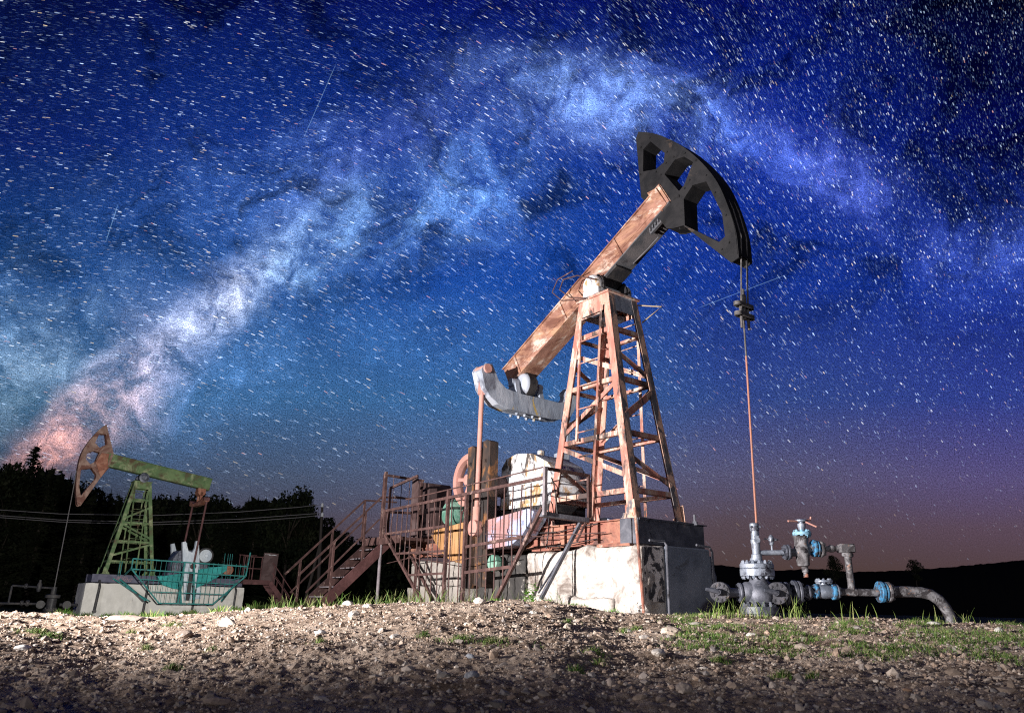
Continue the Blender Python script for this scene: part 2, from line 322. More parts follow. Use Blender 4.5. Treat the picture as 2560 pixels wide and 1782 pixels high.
def vnoise(x, y, s, seed=0):
    x = x * s + seed * 17.3; y = y * s + seed * 9.1
    xi = np.floor(x).astype(np.int64); yi = np.floor(y).astype(np.int64); xf = x - xi; yf = y - yi
    def h(a, b):
        n_ = (a * 374761393 + b * 668265263) & 0x7fffffff; n_ = ((n_ ^ (n_ >> 13)) * 1274126177) & 0x7fffffff
        return (n_ & 0xffff) / 65535.0
    u = xf * xf * (3 - 2 * xf); v = yf * yf * (3 - 2 * yf)
    return (h(xi, yi) * (1 - u) + h(xi + 1, yi) * u) * (1 - v) + (h(xi, yi + 1) * (1 - u) + h(xi + 1, yi + 1) * u) * v
def rough(X, Y):
    r = np.hypot(X, Y); k = smooth((14 - r) / 5) * .9 + .1
    return k * ((vnoise(X, Y, 2.1, 1) - .5) * .035 + (vnoise(X, Y, 6, 2) - .5) * .026 + (vnoise(X, Y, 17, 3) - .5) * .02 + (vnoise(X, Y, 43, 4) - .5) * .012)
def ground_z(X, Y): return hgt(X, Y) + rough(X, Y)
def mesh_obj(name, V, Fc, mat, col=None, parent=None, smoothf=False):
    me = bpy.data.meshes.new(name); V = np.asarray(V, np.float32); Fc = np.asarray(Fc, np.int32)
    me.vertices.add(len(V)); me.vertices.foreach_set('co', V.ravel())
    k = Fc.shape[1]; me.loops.add(Fc.size); me.loops.foreach_set('vertex_index', Fc.ravel())
    me.polygons.add(len(Fc)); me.polygons.foreach_set('loop_start', np.arange(0, Fc.size, k, dtype=np.int32))
    try: me.polygons.foreach_set('loop_total', np.full(len(Fc), k, np.int32))
    except Exception: pass
    me.update(calc_edges=True)
    if col is not None:
        a = me.color_attributes.new('col', 'FLOAT_COLOR', 'POINT'); c = np.ones((len(V), 4), np.float32); c[:, :3] = col; a.data.foreach_set('color', c.ravel())
    me.polygons.foreach_set('use_smooth', np.full(len(Fc), smoothf))
    me.materials.append(M[mat] if isinstance(mat, str) else mat)
    o = bpy.data.objects.new(name, me); COL.objects.link(o)
    if parent: o.parent = parent
    return o
# one ground sheet, fine in front of the lens, coarse elsewhere
ang = np.concatenate([np.linspace(-180, -48, 30)[:-1], np.linspace(-48, 48, 760), np.linspace(48, 180, 30)[1:]])
rad = np.concatenate([[.05, .6, 1.2], np.linspace(1.6, 9.5, 460), np.linspace(9.6, 16, 90), np.geomspace(16.5, 3000, 50)])
A_, R_ = np.meshgrid(np.radians(ang), rad, indexing='ij'); X = R_ * np.sin(A_); Y = R_ * np.cos(A_)
Z = ground_z(X, Y); V = np.stack([X, Y, Z], -1).reshape(-1, 3); na, nr = A_.shape
idx = np.arange(na * nr).reshape(na, nr)
Fq = np.stack([idx[:-1, :-1], idx[:-1, 1:], idx[1:, 1:], idx[1:, :-1]], -1).reshape(-1, 4)
gm = bpy.data.materials.new('stony_soil'); gm.use_nodes = True; t = NT(gm.node_tree); bs = t.n['Principled BSDF']
c = t.add('ShaderNodeTexCoord').outputs['Object']
n1 = t.noise(c, .9, 7, .6).outputs['Fac']; n2 = t.noise(c, 14, 7, .65).outputs['Fac']; n3 = t.noise(c, 90, 5, .6).outputs['Fac']
gc = t.ramp(t.math('MULTIPLY_ADD', n1, .5, t.math('MULTIPLY', n2, .5)), [(.40, (.17, .12, .088)), (.49, (.33, .25, .195)), (.58, (.52, .42, .34))])
gc = t.mix(t.maprange(n3, .56, .66), gc, (.12, .085, .07, 1)); gc = t.mix(t.maprange(t.noise(c, 55, 4, .6).outputs['Fac'], .62, .68), gc, (.5, .44, .39, 1))
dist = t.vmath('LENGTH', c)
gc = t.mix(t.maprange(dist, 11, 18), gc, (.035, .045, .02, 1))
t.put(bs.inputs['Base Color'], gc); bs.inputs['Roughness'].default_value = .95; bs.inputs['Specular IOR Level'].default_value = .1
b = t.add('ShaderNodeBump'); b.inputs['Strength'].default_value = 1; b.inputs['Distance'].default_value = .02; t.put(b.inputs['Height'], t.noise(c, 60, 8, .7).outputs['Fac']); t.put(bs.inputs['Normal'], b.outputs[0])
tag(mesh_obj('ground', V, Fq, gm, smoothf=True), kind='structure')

# distant hill on the right and behind the rig
hm = bpy.data.materials.new('far_hill'); hm.use_nodes = True; hb = hm.node_tree.nodes['Principled BSDF']; hb.inputs['Base Color'].default_value = (.012, .012, .011, 1); hb.inputs['Roughness'].default_value = 1; hb.inputs['Specular IOR Level'].default_value = 0
hx = [700, 900, 1100, 1300, 1600, 1790, 1845, 1942, 2022, 2151, 2280, 2440, 2560, 2800, 3200]
hy = [1420, 1425, 1425, 1420, 1410, 1414, 1419, 1428, 1424, 1432, 1427, 1414, 1403, 1390, 1380]
xs = np.arange(700, 3200, 6.0); top = np.interp(xs, hx, hy) + (vnoise(xs, xs * 0, .05, 5) - .5) * 4 + (vnoise(xs, xs * 0, .2, 6) - .5) * 3
V = []; rows = 8
for x_, y_ in zip(xs, top):
    p = at(x_, y_, 420.0)
    for k in range(rows):
        f_ = k / (rows - 1); V.append((p.x * (1 - .35 * (1 - f_)), 420 * (1 - .35 * (1 - f_)), lerp(-1.5, p.z, math.sin(f_ * math.pi / 2))))
    V.append((p.x * 1.5, 640, p.z * .3))
n_ = rows + 1; idx = np.arange(len(V)).reshape(-1, n_)
tag(mesh_obj('hill', V, np.stack([idx[:-1, :-1], idx[:-1, 1:], idx[1:, 1:], idx[1:, :-1]], -1).reshape(-1, 4), hm, smoothf=True), kind='structure')

# ---------------------------------------------------------------- star trails: points of light on the far sky, smeared by the exposure
apts = [(100, 50, 8), (100, 600, 6), (600, 200, 13), (600, 650, 20), (1200, 80, 27), (1200, 600, 34), (400, 1200, 23), (100, 1100, 16), (1200, 1100, 36), (1500, 100, 46), (1720, 500, 54), (2000, 200, 65), (2450, 100, 78), (2450, 600, 64), (2200, 1100, 51), (1800, 1200, 46), (2450, 1300, 46), (850, 950, 27), (1550, 900, 44)]
def ang_at(x, y):
    num = 0; den = 0
    for ax_, ay_, a_ in apts:
        w_ = 1 / ((x - ax_) ** 2 + (y - ay_) ** 2 + 22000.0) ** 1.6; num = num + w_ * a_; den = den + w_
    return num / den
NS = 230000
sx = rng.uniform(-500, 3060, NS); sy = rng.uniform(-420, 1500, NS)
band = np.zeros(NS)
for (bx, by, rx, ry, rot, c_, g_) in blobs[:22]:
    ca, sa = math.cos(R(rot)), math.sin(R(rot)); dx = sx - bx; dy = sy - by
    band += g_ * np.exp(-(((dx * ca + dy * sa) / rx) ** 2 + ((-dx * sa + dy * ca) / ry) ** 2))
dens = .40 + .40 * np.clip(band, 0, 1) + .34 * smooth((sx - 900) / 1200) * smooth((1100 - sy) / 500)
dens *= 1 - .75 * smooth((sy - 1180) / 220)
keep = rng.uniform(0, 1.05, NS) < dens; sx = sx[keep]; sy = sy[keep]; n_ = len(sx)
al = np.radians(ang_at(sx, sy) + rng.normal(0, 2.2, n_))
mag = rng.pareto(2.45, n_) + .14; mag = np.minimum(mag, 7)
ln = np.clip(rng.normal(11, 2.4, n_), 6, 18) * (1 - .45 * smooth((sx - 1500) / 1000)); wd = .95 + np.clip(mag, 0, 4) * .23 + .35 * smooth((sx - 1500) / 900)
lum = np.clip(mag * .11, .045, .8)
lum *= 1 - .78 * smooth((sy - 900) / 450)
hue = rng.uniform(0, 1, n_)
colr = np.where(hue[:, None] < .62, [.55, .72, 1.0], np.where(hue[:, None] < .90, [.95, .97, 1.0], np.where(hue[:, None] < .975, [1.0, .78, .45], [1, .5, .4])))
colr = np.where((mag < 1.3)[:, None], colr * [.42, .62, 1.0], colr) * lum[:, None]
trl = [((842, 156), (756, 352), 1.6, .16), ((296, 508), (264, 606), 1.8, .2), ((1968, 686), (1740, 772), 1.6, .16)]
sx = np.append(sx, [(a[0] + b_[0]) / 2 for a, b_, _, _ in trl]); sy = np.append(sy, [(a[1] + b_[1]) / 2 for a, b_, _, _ in trl])
al = np.append(al, [math.atan2(b_[1] - a[1], b_[0] - a[0]) for a, b_, _, _ in trl]); ln = np.append(ln, [math.dist(a, b_) for a, b_, _, _ in trl])
wd = np.append(wd, [q[2] for q in trl]); colr = np.vstack([colr, [[q[3] * .5, q[3] * .9, q[3] * 1.3] for q in trl]])
ca, sa = np.cos(al), np.sin(al); n_ = len(sx); DS = 2500.0
cr, cu, cf = np.array(CR), np.array(CU), np.array(CF)
def skyp(x, y):
    d = cr * ((x - 1280) / F)[:, None] + cu * ((891 - y) / F)[:, None] + cf
    return d / np.linalg.norm(d, axis=1)[:, None] * DS
q = []
for (u_, v_) in ((-.5, 0), (-.38, .5), (.38, .5), (.5, 0), (.38, -.5), (-.38, -.5)):
    q.append(skyp(sx + ca * u_ * ln - sa * v_ * wd, sy + sa * u_ * ln + ca * v_ * wd))
V = np.stack(q, 1).reshape(-1, 3); Fq = np.arange(n_ * 6).reshape(n_, 6)
sm = bpy.data.materials.new('starlight'); sm.use_nodes = True; t = NT(sm.node_tree); t.n.clear()
a = t.add('ShaderNodeAttribute', attribute_name='col'); e = t.add('ShaderNodeEmission'); t.put(e.inputs[0], a.outputs['Color']); e.inputs[1].default_value = 1.15
ad = t.add('ShaderNodeAddShader'); tr = t.add('ShaderNodeBsdfTransparent'); t.l.new(e.outputs[0], ad.inputs[0]); t.l.new(tr.outputs[0], ad.inputs[1])
o_ = t.add('ShaderNodeOutputMaterial'); t.l.new(ad.outputs[0], o_.inputs[0]); sm.cycles.emission_sampling = 'NONE'
tag(mesh_obj('stars', V, Fq, sm, col=np.repeat(colr, 6, axis=0)), kind='stuff', label='short slanted white and blue star trails filling the night sky')
# ================================================================ pump jacks (local x: towards the horsehead, y: sideways, z: up)
def bolts(mb, pts, axis, r=.02, h=.03):
    for p in pts: mb.lathe(p, axis, [(0, r * 1.3), (h * .4, r * 1.3), (h * .4, r), (h, r)], 6)

def tower(root, zt, mats, wa=1.057, wb=.562, ta=.381, tb=.362, H=4.02, dark=True, hs=(4.66, 3.70, 2.74, 1.78), foot=0):
    T = thing_part('samson_post', root)
    zt0 = zt; z2 = zt + H
    def hw(z): k = (z - zt0) / H; return lerp(wa, ta, k), lerp(wb, tb, k)
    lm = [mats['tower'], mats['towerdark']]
    for sa in (1, -1):
        for sb in (-1, 1):
            mb = MB()
            def rect(z, x0, x1, y0, y1):
                A, B = hw(z); return [(sa * (A - x0), sb * (B - y0), z), (sa * (A - x1), sb * (B - y0), z), (sa * (A - x1), sb * (B - y1), z), (sa * (A - x0), sb * (B - y1), z)]
            for i, (x0, x1, y0, y1) in enumerate(((.0, .15, 0, .018), (0, .018, .018, .15))):
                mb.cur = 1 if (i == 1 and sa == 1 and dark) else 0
                zs = [zt0 + H * k / 8 for k in range(9)]; vs = [p for z in zs for p in rect(z, x0, x1, y0, y1)]
                fs = [(k * 4 + j, k * 4 + (j + 1) % 4, k * 4 + 4 + (j + 1) % 4, k * 4 + 4 + j) for k in range(8) for j in range(4)] + [(0, 1, 2, 3), (32, 33, 34, 35)]
                mb.add(vs, fs)
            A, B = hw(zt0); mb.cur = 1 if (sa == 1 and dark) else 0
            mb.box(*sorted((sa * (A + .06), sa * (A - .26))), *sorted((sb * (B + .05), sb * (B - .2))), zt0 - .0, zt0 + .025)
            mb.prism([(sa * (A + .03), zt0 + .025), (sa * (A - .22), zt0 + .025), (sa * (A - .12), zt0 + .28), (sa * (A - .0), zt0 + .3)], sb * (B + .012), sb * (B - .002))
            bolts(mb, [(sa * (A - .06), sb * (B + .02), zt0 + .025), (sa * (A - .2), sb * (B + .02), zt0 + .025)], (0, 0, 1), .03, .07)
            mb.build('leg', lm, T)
    ins = .02
    for h in hs:
        hb = MB(); A, B = hw(h); e = .075
        for sb in (-1, 1):
            hb.bar((-A + .1, sb * (B - ins), h - e / 2), (A - .1, sb * (B - ins), h - e / 2), .014, e)
            hb.bar((-A + .1, sb * (B - ins - .035), h - e), (A - .1, sb * (B - ins - .035), h - e), .07, .012)
        for sa in (-1, 1):
            hb.bar((sa * (A - ins), -B + .1, h - e / 2), (sa * (A - ins), B - .1, h - e / 2), .014, e)
            hb.bar((sa * (A - ins - .035), -B + .1, h - e), (sa * (A - ins - .035), B - .1, h - e), .07, .012)
        hb.build('cross_bar', mats['tower'], T)
    db = MB()
    def diag(f, s_, z0, z1, first=-1, wid=.08):
        A0, B0 = hw(z0); A1, B1 = hw(z1)
        if f == 'b': p = (first * (A0 - .1), s_ * (B0 - .012), z0); q = (-first * (A1 - .1), s_ * (B1 - .012), z1); n = (0, s_, 0)
        else: p = (s_ * (A0 - .012), first * (B0 - .1), z0); q = (s_ * (A1 - .012), -first * (B1 - .1), z1); n = (s_, 0, 0)
        db.bar(p, q, wid, .014, n); db.bar(p, q, .012, .06, n, off=tuple(-.03 * c_ for c_ in n))
    h1, h2, h3, h4 = hs
    for sb in (-1, 1):
        diag('b', sb, h1 - .36, h2 + .14); diag('b', sb, h3 + .12, h2 - .12); diag('b', sb, h3 - .12, h4 + .2)
    for sa in (-1, 1):
        diag('a', sa, h2 + .42, h2 + .1); diag('a', sa, h3 + .25, h2 - .2, wid=.12); diag('a', sa, h4 + .5, h4 + .1)
    db.build('brace', mats['tower'], T)
    cp = MB(); A, B = hw(z2 - .32); A2, B2 = hw(z2)
    for sb in (-1, 1): cp.prism([(-A + .02, z2 - .32), (A - .02, z2 - .32), (A2 - .02, z2 - .02), (-A2 + .02, z2 - .02)], sb * (B2 + .004), sb * (B2 - .012))
    cp.cur = 1
    for sa in (-1, 1): cp.prism([(-B + .02, z2 - .32), (B - .02, z2 - .32), (B2 - .02, z2 - .02), (-B2 + .02, z2 - .02)], sa * (A2 + .004), sa * (A2 - .012), pl='yz')
    cp.cur = 0; cp.box(-A2 - .04, A2 + .04, -B2 - .04, B2 + .04, z2 - .02, z2 + .015)
    cp.build('head_plate', [mats['tower'], mats['apron']], T)
    for fy, x0, x1 in ((-1, -.52, .02), (1, -.5, .06)):
        ld = MB(); zt_, zb_ = z2 - .4, zt0 + .1; lo = .06
        def lp(x, z): A_, B_ = hw(z); k = (z - zt0) / H; return (lerp(x * 1.0 + (.25 if x < -.2 else .12), x + .26, k), fy * (B_ + lo), z)
        a0 = lp(x0, zt_); a1 = lp(x0, h3 - .06 if fy < 0 else zb_); c0 = lp(x1, zt_ + .15); c1 = lp(x1, zb_)
        ld.bar(a0, a1, .05, .03); ld.bar(c0, c1, .05, .03)
        k = zt_
        while k > (zb_ + .3):
            p0 = lp(x0, k); p1 = lp(x1, k); ld.tube([p0, p1], .011, 6); k -= .42
        ld.build('ladder', mats['tower'] if fy < 0 else mats['tower'], T)
    return T
def thing_part(name, root):
    o = bpy.data.objects.new(name, None); COL.objects.link(o); o.parent = root; o.empty_display_size = .1; return o

def walking_beam(root, cx, cz, ang_, l0, l1, th, wd, mats, s):
    u = Vector((math.cos(ang_), 0, math.sin(ang_))); n = Vector((-math.sin(ang_), 0, math.cos(ang_)))
    P = lambda a, h, b=0: tuple(Vector((cx, b, cz)) + u * a + n * h)
    h = th / 2; mb = MB(); w_ = wd / 2
    def slab(a0, a1, h0, h1, b0, b1):
        v = [P(a, hh, b) for a in (a0, a1) for b in (b0, b1) for hh in (h0, h1)]
        mb.add(v, [(0, 1, 3, 2), (4, 6, 7, 5), (0, 4, 5, 1), (2, 3, 7, 6), (0, 2, 6, 4), (1, 5, 7, 3)])
    slab(-l0, l1, -h + .02, h - .02, -w_ + .03, w_ - .03)
    slab(-l0 - .02, l1, h - .02, h + .004, -w_, w_)
    mb.cur = 1; slab(-.2, l1 - .02, -h - .004, -h + .02, -w_, w_); mb.cur = 0; slab(-l0 - .02, -.2, -h - .004, -h + .02, -w_, w_)  # front part of the underside is a darker grey
    for i in range(22):
        a = -l0 + .1 + i * (l0 + l1 - .2) / 21
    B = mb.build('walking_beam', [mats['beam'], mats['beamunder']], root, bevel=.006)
    rb = MB()
    def rib(a, wid=.025, d=.03):
        for sg in (-1, 1):
            v = [P(aa, hh, sg * bb) for aa in (a - wid, a + wid) for bb in (w_ - .032, w_ - .03 + d) for hh in (-h + .02, h - .02)]
            rb.add(v, [(0, 1, 3, 2), (4, 6, 7, 5), (0, 4, 5, 1), (2, 3, 7, 6), (0, 2, 6, 4), (1, 5, 7, 3)])
    for a in mats['ribs']: rib(a)
    for sg in (-1, 1):
        v = [P(aa, hh, sg * bb) for aa in (-l0, l1 - .1) for bb in (w_ - .03, w_ - .02) for hh in (-h * .42, -h * .36)]
        rb.add(v, [(0, 1, 3, 2), (4, 6, 7, 5), (0, 4, 5, 1), (2, 3, 7, 6), (0, 2, 6, 4), (1, 5, 7, 3)])
    rb.build('stiffener', mats['beam'], B)
    return P

def horsehead(root, outer, holes, arc, mats, w_=.2):
    ring_ = [outer[i] for i in arc]; fine = []
    for i in range(len(ring_) - 1):
        p0, p1, p2, p3 = ring_[max(i - 1, 0)], ring_[i], ring_[i + 1], ring_[min(i + 2, len(ring_) - 1)]
        for j in range(4):
            t_ = j / 4; fine.append(tuple(.5 * (2 * b + (c - a) * t_ + (2 * a - 5 * b + 4 * c - d) * t_ ** 2 + (3 * b - a - 3 * c + d) * t_ ** 3) for a, b, c, d in zip(p0, p1, p2, p3)))
    rest = [outer[i] for i in range(len(outer)) if i not in arc]      # the arc runs from its first point round to point 0
    start = arc[0]; pre = [outer[i] for i in range(start) if i != 0]
    outer = [outer[0]] + pre + fine; arc = list(range(1 + len(pre), len(outer))) + [0]
    mb = MB()
    for sg in (-1, 1): mb.prism(outer, sg * (w_ - .018), sg * w_, holes)
    core = [p for p in outer]
    cx_ = sum(p[0] for p in outer) / len(outer); cz_ = sum(p[1] for p in outer) / len(outer)
    core = [(lerp(x, cx_ if i in arc else x, .03), lerp(z, cz_ if i in arc else z, .03)) for i, (x, z) in enumerate(outer)]
    for sg in (-1, 1):
        for i in arc[:-1]:
            j = i + 1 if i + 1 < len(outer) else 0
            p = (lerp(outer[i][0], cx_, .035), lerp(outer[i][1], cz_, .035)); q = (lerp(outer[j][0], cx_, .035), lerp(outer[j][1], cz_, .035))
            mb.bar((p[0], sg * (w_ + .004), p[1]), (q[0], sg * (w_ + .004), q[1]), .008, .03, (q[1] - p[1], 0, -(q[0] - p[0])))
    pass
    for hl in holes:
        for i in range(len(hl)):
            x_, z_ = hl[i]; mxx = sum(p[0] for p in hl) / len(hl); mzz = sum(p[1] for p in hl) / len(hl)
            bolts(mb, [(mxx + (x_ - mxx) * 1.22, -w_, mzz + (z_ - mzz) * 1.22)], (0, -1, 0), .014, .02)
    H = mb.build('horsehead', mats['head'], root)
    wb_ = MB(); n = len(outer)
    # curved face between the two plates, set back from the rim, and the inner walls round the openings
    ring = [core[i] for i in arc]
    for (p, q) in zip(ring, ring[1:]): wb_.bar((p[0], 0, p[1]), (q[0], 0, q[1]), 2 * (w_ - .02), .03, (q[1] - p[1], 0, -(q[0] - p[0])))
    for hl in holes:
        cxh = sum(p[0] for p in hl) / len(hl); czh = sum(p[1] for p in hl) / len(hl)
        big = [(cxh + (x - cxh) * 1.06, czh + (z - czh) * 1.06) for x, z in hl]
        wb_.prism(big, -(w_ - .02), w_ - .02, [hl])
    back = [i for i in range(n) if i not in arc or i in (arc[0], arc[-1])]
    for i in range(n):
        j = (i + 1) % n
        if i in arc and j in arc: continue
        p, q = outer[i], outer[j]; wb_.bar((p[0], 0, p[1]), (q[0], 0, q[1]), 2 * (w_ - .02), .012, (q[1] - p[1], 0, -(q[0] - p[0])), off=(( cx_ - (p[0]+q[0])/2) * .02, 0, (cz_ - (p[1]+q[1])/2) * .02))
    wb_.build('web_plate', mats['headin'], H)
    return H

# ---------------------------------------------------------------- the near pump jack
YAW = .649
near = thing('pump_jack', 'large rusty orange oil pump jack with a black horsehead raised high', 'pump jack', (1.746, 13, 0), YAW - math.pi / 2, 'oil pump jacks')
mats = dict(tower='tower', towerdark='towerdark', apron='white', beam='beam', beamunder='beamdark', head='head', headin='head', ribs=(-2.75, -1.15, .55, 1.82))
mats['apron'] = 'yoke'
# base frame of steel beams
def ibeam(mb, p, q, h, w_, t_=.02):
    p = Vector(p); q = Vector(q); d = (q - p).normalized(); z = Vector((0, 0, 1))
    mb.bar(p, q, .03, h - 2 * t_); mb.bar(p + z * (h / 2 - t_ / 2), q + z * (h / 2 - t_ / 2), w_, t_); mb.bar(p - z * (h / 2 - t_ / 2), q - z * (h / 2 - t_ / 2), w_, t_)
mb = MB()
for b_ in (-.60, .60): ibeam(mb, (-5.6, b_, 1.13), (1.1, b_, 1.13), .37, .18)
for a_ in (-5.5, -4.2, -2.9, -1.5, -.2): mb.bar((a_, -.55, 1.1), (a_, .55, 1.1), .16, .2)
for a_ in (-1.2, -.5, .3): mb.bar((a_, -.68, .95), (a_, -.68, 1.31), .015, .1)
mb.build('base_frame', 'frame', near, bevel=.004)
mb = MB(); mb.box(1.1, 1.22, -.68, .62, .93, 1.31); mb.box(1.22, 1.235, -.66, .6, 1.28, 1.315); mb.box(.86, 1.1, -.705, -.685, .93, 1.31)
mb.build('frame_end_beam', 'framedark', near, bevel=.006)
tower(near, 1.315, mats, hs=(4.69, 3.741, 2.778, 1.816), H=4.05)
P = walking_beam(near, 0, 5.97, R(27.5), 3.17, 1.86, .49, .44, mats, -1)
outer = [(1.06, 8.38), (1.0, 8.27), (1.07, 7.01), (1.28, 6.72), (1.62, 6.16), (1.75, 6.11), (1.98, 6.07), (2.86, 5.07), (3.0, 5.11), (2.99, 5.53), (2.89, 6.02), (2.72, 6.53), (2.45, 7.02), (2.10, 7.50), (1.72, 7.90), (1.4, 8.17)]
holes = [[(1.17, 7.95), (1.14, 7.50), (1.44, 7.40), (1.63, 7.45), (1.66, 7.62), (1.35, 8.02)],
         [(1.63, 7.21), (1.93, 6.74), (2.04, 6.80), (2.26, 7.14), (2.08, 7.34), (1.88, 7.38)],
         [(2.02, 6.55), (2.01, 6.06), (2.66, 5.50), (2.78, 5.55), (2.76, 5.95), (2.62, 6.34), (2.50, 6.66), (2.22, 6.72)]]
hh = horsehead(near, outer, holes, [8, 9, 10, 11, 12, 13, 14, 15, 0], mats, .17)
mb = MB()      # pale connecting pads on the beam end
for sg in (-1, 1): mb.prism([(1.27, 6.98), (1.47, 6.98), (1.70, 6.58), (1.56, 6.50)], sg * .19, sg * .235)
mb.build('clamp_plate', 'beam', near)
mb = MB()
for k in range(5): mb.bar(P(1.25 + .07 * k, -.27, -.16 + .0), P(1.25 + .07 * k, -.27, .14), .03, .06)
mb.tube([P(1.2, -.3, .1), P(.9, -.28, .12), P(.5, -.27, .1)], .012, 6); mb.bar(P(1.2, -.29, -.1), P(1.65, -.29, -.1), .05, .08)
mb.build('latch', 'beamdark', near)
# saddle bearing
mb = MB(); mb.cyl((0, -.46, 5.56), (0, .46, 5.56), .09)
for sg in (-1, 1):
    mb.lathe((0, sg * .30, 5.58), (0, sg, 0), [(0, .19), (.03, .2), (.12, .2), (.16, .17), (.17, .1), (.2, .09)], 24)
    mb.box(-.2, .2, sg * .34 - .09, sg * .34 + .09, 5.385, 5.5)
sb_ = mb.build('saddle_bearing', 'white', near, smooth=True)
mb = MB()
for sg in (-1, 1): mb.lathe((0, sg * .27, 5.58), (0, sg, 0), [(0, .225), (.04, .225)], 20); bolts(mb, [(.22 * math.cos(k), sg * .31, 5.58 + .22 * math.sin(k)) for k in (0, 1.05, 2.1, 3.14, 4.2, 5.2)], (0, sg, 0), .016, .05)
mb.bar(P(-.35, -.27), P(.35, -.27), .4, .05); mb.build('bearing_cap', 'black', near)
mb = MB(); mb.lathe((0, 0, 5.06), (0, 0, 1), [(0, .1), (.04, .19), (.26, .2), (.28, .1)], 18); mb.box(-.12, .12, -.3, .3, 5.02, 5.1); mb.build('saddle_pin', 'welldark', near, smooth=True)
mb = MB(); mb.tube([(-.1, -.40, 5.36), (-.35, -.62, 5.40), (-.52, -.72, 5.58), (-.42, -.72, 5.75), (-.1, -.66, 5.74), (.2, -.5, 5.6)], .013, 6)
mb.tube([(-.15, -.40, 5.36), (-.6, -.6, 5.42), (-.78, -.68, 5.62), (-.6, -.7, 5.82), (-.2, -.68, 5.86)], .011, 6); mb.build('hand_rail', 'rail', near)
mb = MB(); mb.tube([(.1, .40, 5.38), (.75, .62, 5.20), (.35, .52, 4.98)], .015, 6); mb.build('hand_rail', 'brass', near)
# polished rod, ropes and carrier bar
mb = MB()
for sg in (-1, 1):
    mb.tube([(2.72, sg * .07, 6.50), (2.90, sg * .07, 6.0), (3.0, sg * .07, 5.5), (2.97, sg * .07, 5.1), (2.90, sg * .085, 4.16)], .014, 6)
mb.build('bridle_rope', 'rope', near)
mb = MB(); mb.cyl((2.9, 0, 4.16), (2.9, 0, 4.66), .028, 12); mb.cyl((2.9, 0, 4.42), (2.9, 0, 4.56), .045, 10)
for z in (4.23, 4.39):
    mb.box(2.84, 2.96, -.15, .15, z - .03, z + .03); mb.cyl((2.9, -.15, z - .03), (2.9, -.15, z + .03), .06, 12); mb.cyl((2.9, .15, z - .03), (2.9, .15, z + .03), .06, 12)
for sg in (-1, 1): mb.cyl((2.9, sg * .085, 4.02), (2.9, sg * .085, 4.42), .022, 8)
mb.build('carrier_bar', 'rope', near, smooth=True)
mb = MB(); mb.tube([(2.885, 0, 4.66), (2.87, 0, 3.60)], .014, 8); mb.cur = 1; mb.tube([(2.87, 0, 3.60), (2.815, 0, 1.1)], .0145, 8); mb.build('polished_rod', ['rope', 'rod'], near)  # grey above, orange below: the reach of the torchlight is put into the colour
# equalizer yoke under the tail, its bearing and the pitman arms
yk = [(-1.23, 4.35), (-1.14, 4.48), (-.97, 4.50), (-.90, 4.38), (-.80, 4.20), (-.62, 4.07), (-.29, 4.03), (.46, 4.03), (.76, 4.02), (.95, 4.08), (1.04, 4.18), (1.10, 4.36), (1.27, 4.36), (1.22, 3.98), (1.08, 3.78), (.85, 3.68), (.57, 3.64), (-.02, 3.66), (-.53, 3.67), (-.80, 3.72), (-1.0, 3.84), (-1.13, 4.0)]
mb = MB(); 
for x0, x1 in ((-2.56, -2.54), (-2.26, -2.24)): mb.prism(yk, x0, x1, pl='yz')
inn = [(y_ * .985, lerp(z_, 3.95, .05)) for y_, z_ in yk]; mb.prism(inn, -2.54, -2.26, pl='yz')
bolts(mb, [(x_, y_, 3.64) for x_ in (-2.5, -2.3) for y_ in (-.3, -.1, .1, .3)], (0, 0, -1), .03, .05)
mb.build('equalizer', 'yoke', near, bevel=.006)
mb = MB()
for y_ in (-.30, .30):
    mb.prism([(-2.56, 4.03), (-2.24, 4.03), (-2.31, 4.30), (-2.36, 4.36), (-2.44, 4.36), (-2.49, 4.30)], y_ - .05, y_ + .05); mb.cyl((-2.4, y_ - .09, 4.28), (-2.4, y_ + .09, 4.28), .085, 18)
mb.lathe((-2.4, -.2, 4.28), (0, 1, 0), [(0, .12), (.03, .2), (.1, .25), (.3, .25), (.37, .2), (.4, .12)], 22)
bq = mb.build('equalizer_bearing', 'yoke', near, smooth=True)
mb = MB(); mb.lathe((-2.4, -.09, 4.28), (0, 1, 0), [(0, .26), (.18, .26)], 20); mb.box(-2.55, -2.25, -.12, .12, 4.28, 4.5); mb.bar((-2.62, 0, 4.44), (-2.1, 0, 4.72), .3, .06)
mb.build('bearing_housing', 'black', near)
mb = MB(); mb.cyl((-2.60, -1.09, 4.38), (-2.20, -1.09, 4.38), .09, 16); mb.bar((-2.4, -1.08, 4.42), (-2.44, -1.06, 3.9), .15, .10); mb.tube([(-2.42, -1.07, 4.3), (-2.50, -1.05, 1.5)], .048, 10)
mb.lathe((-2.5, -1.16, 1.36), (0, 1, 0), [(0, .1), (.02, .15), (.2, .15), (.22, .1)], 16); mb.cyl((-2.5, -1.05, 1.36), (-2.5, -1.05, 1.75), .075, 10)
mb.build('pitman_arm', 'pink', near, smooth=True)
mb = MB(); mb.bar((-2.4, 1.1, 4.4), (-2.44, 1.05, 1.3), .20, .07, (0, 1, 0)); mb.cyl((-2.55, 1.12, 4.3), (-2.25, 1.12, 4.3), .09, 14); mb.build('pitman_arm', 'yoke', near)
